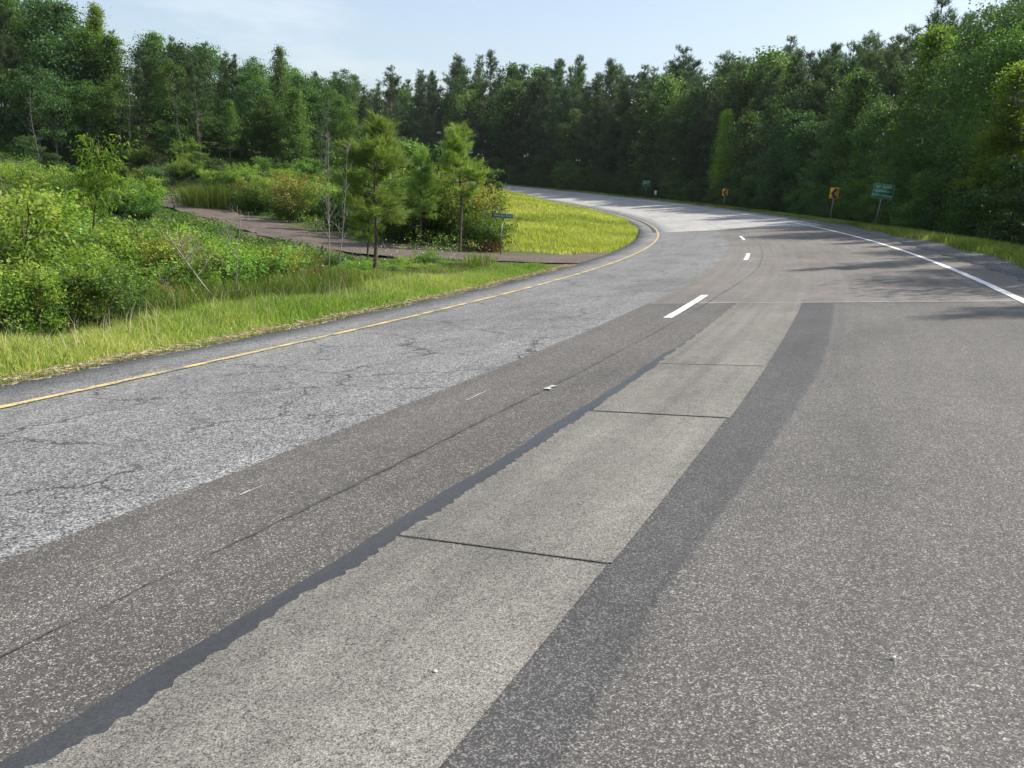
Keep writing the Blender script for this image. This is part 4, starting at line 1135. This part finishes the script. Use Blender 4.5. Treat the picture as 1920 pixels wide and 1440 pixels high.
def board(s, u, lines, label, post, lean, w, h, face=0.0):
    r = sign_root('green_sign', s, u, label, lean, face=face); zc = post + h / 2
    u_post(post + h * .7, r)
    p = panel(r, w, h, zc, 'signgreen', .04)
    border(p, w, h, zc, 'legend')
    for (t, z, sz, xs, dx) in lines:
        o = ob('lettering', text_mesh(t, sz, 'legend', xs=xs), p); o.location = (dx, -.003, zc + z)
    return r
board(32.5, 9.95, (('TEST   SECTION', .19, .155, .66, 0), ('NUMBER E-1', 0.0, .15, .82, 0), ('NORTH CAROLINA', -.2, .15, .66, 0)), 'green roadside board with white lettering, leaning right of the nearer chevron sign', 1.5, .085, .90, .68)
board(84.0, 9.8, (('TEST   SECTION', .17, .15, .62, 0), ('NUMBER E-2', 0.0, .14, .82, 0)), 'distant green roadside board half hidden by leaves', 1.45, .0, .88, .64)

# small white marker beside the distant board
P = road(82.5, 9.9)
r = sign_root('marker_sign', 82.0, 10.0, 'small white marker beside the distant green board')
q = Geo(); q.box(-.03, .03, .012, .05, 0, 1.05); ob('post', q.mesh('post', M['woodpost']), r)
panel(r, .26, .44, .85, 'signwhite')

# street name sign beyond the side road
xs_, ys_ = at(938, 27.0)
for _ in range(5):
    xs_ += (938 - project(xs_, ys_, tz(xs_, ys_))[0]) / FPX * ys_
r = sign_root('street_name_sign', 0, 0, 'narrow dark green street name sign on a thin post beside the side road', .02, loc=(xs_, ys_))
zt = top_height(xs_, ys_, 408.5) - (tz(xs_, ys_) - .1)
q = Geo(); q.box(-.016, .016, .008, .03, 0, zt + .02); ob('post', q.mesh('post', M['steel']), r)
p = panel(r, .67, .145, zt + .0725, 'signblue', .008)
border(p, .67, .145, zt + .0725, 'legend', .003, .004)
o = ob('lettering', text_mesh('Hawk-Eye Road', .125, 'legend', xs=.72), p); o.location = (0, -.004, zt + .0725)

# ------------------------------------------------------------------ loose bits on the road
for nm, s, u, sz, lab in (('pebble', -6.70, 4.80, .006, 'white chip of stone on the pale patch'), ('pebble', -6.24, 5.86, .005, 'pale stone lying on the brown lane at right'), ('pebble', -5.2, 6.05, .004, 'tiny pale stone on the brown lane, farther up')):
    v = rand_dirs(12); P = road(s, u)
    import bmesh
    bm = bmesh.new(); bmesh.ops.create_icosphere(bm, subdivisions=2, radius=sz)
    for q_ in bm.verts: q_.co *= 1 + .25 * math.sin(q_.co.x * 300 + q_.co.y * 210); q_.co.z *= .55
    me = bpy.data.meshes.new('pebble'); bm.to_mesh(me); bm.free(); me.materials.append(M['stone'])
    o = ob(nm, me); o.location = (P[0], P[1], P[2] + .009 + sz * .4); tag(o, lab, 'stone')
print('trees', n_trees, 'objects', len(bpy.data.objects), 'tris', sum(len(m.loops) - 2 * len(m.polygons) for m in bpy.data.meshes))

# ------------------------------------------------------------------ summer haze in the air
hm, hN, hL, hout = new_mat('thin_haze')
hv = hN.new('ShaderNodeVolumePrincipled'); hv.inputs['Density'].default_value = .00012; hv.inputs['Color'].default_value = (.86, .93, 1, 1); hv.inputs['Anisotropy'].default_value = .3
hL.new(hv.outputs['Volume'], hout.inputs['Volume'])
q = Geo(); q.box(-1100, 1100, -700, 1300, float(GZ.min()) - 1.0, 36.0)
tag(ob('haze', q.mesh('haze', hm)), 'thin summer haze in the air', 'haze', kind='stuff')
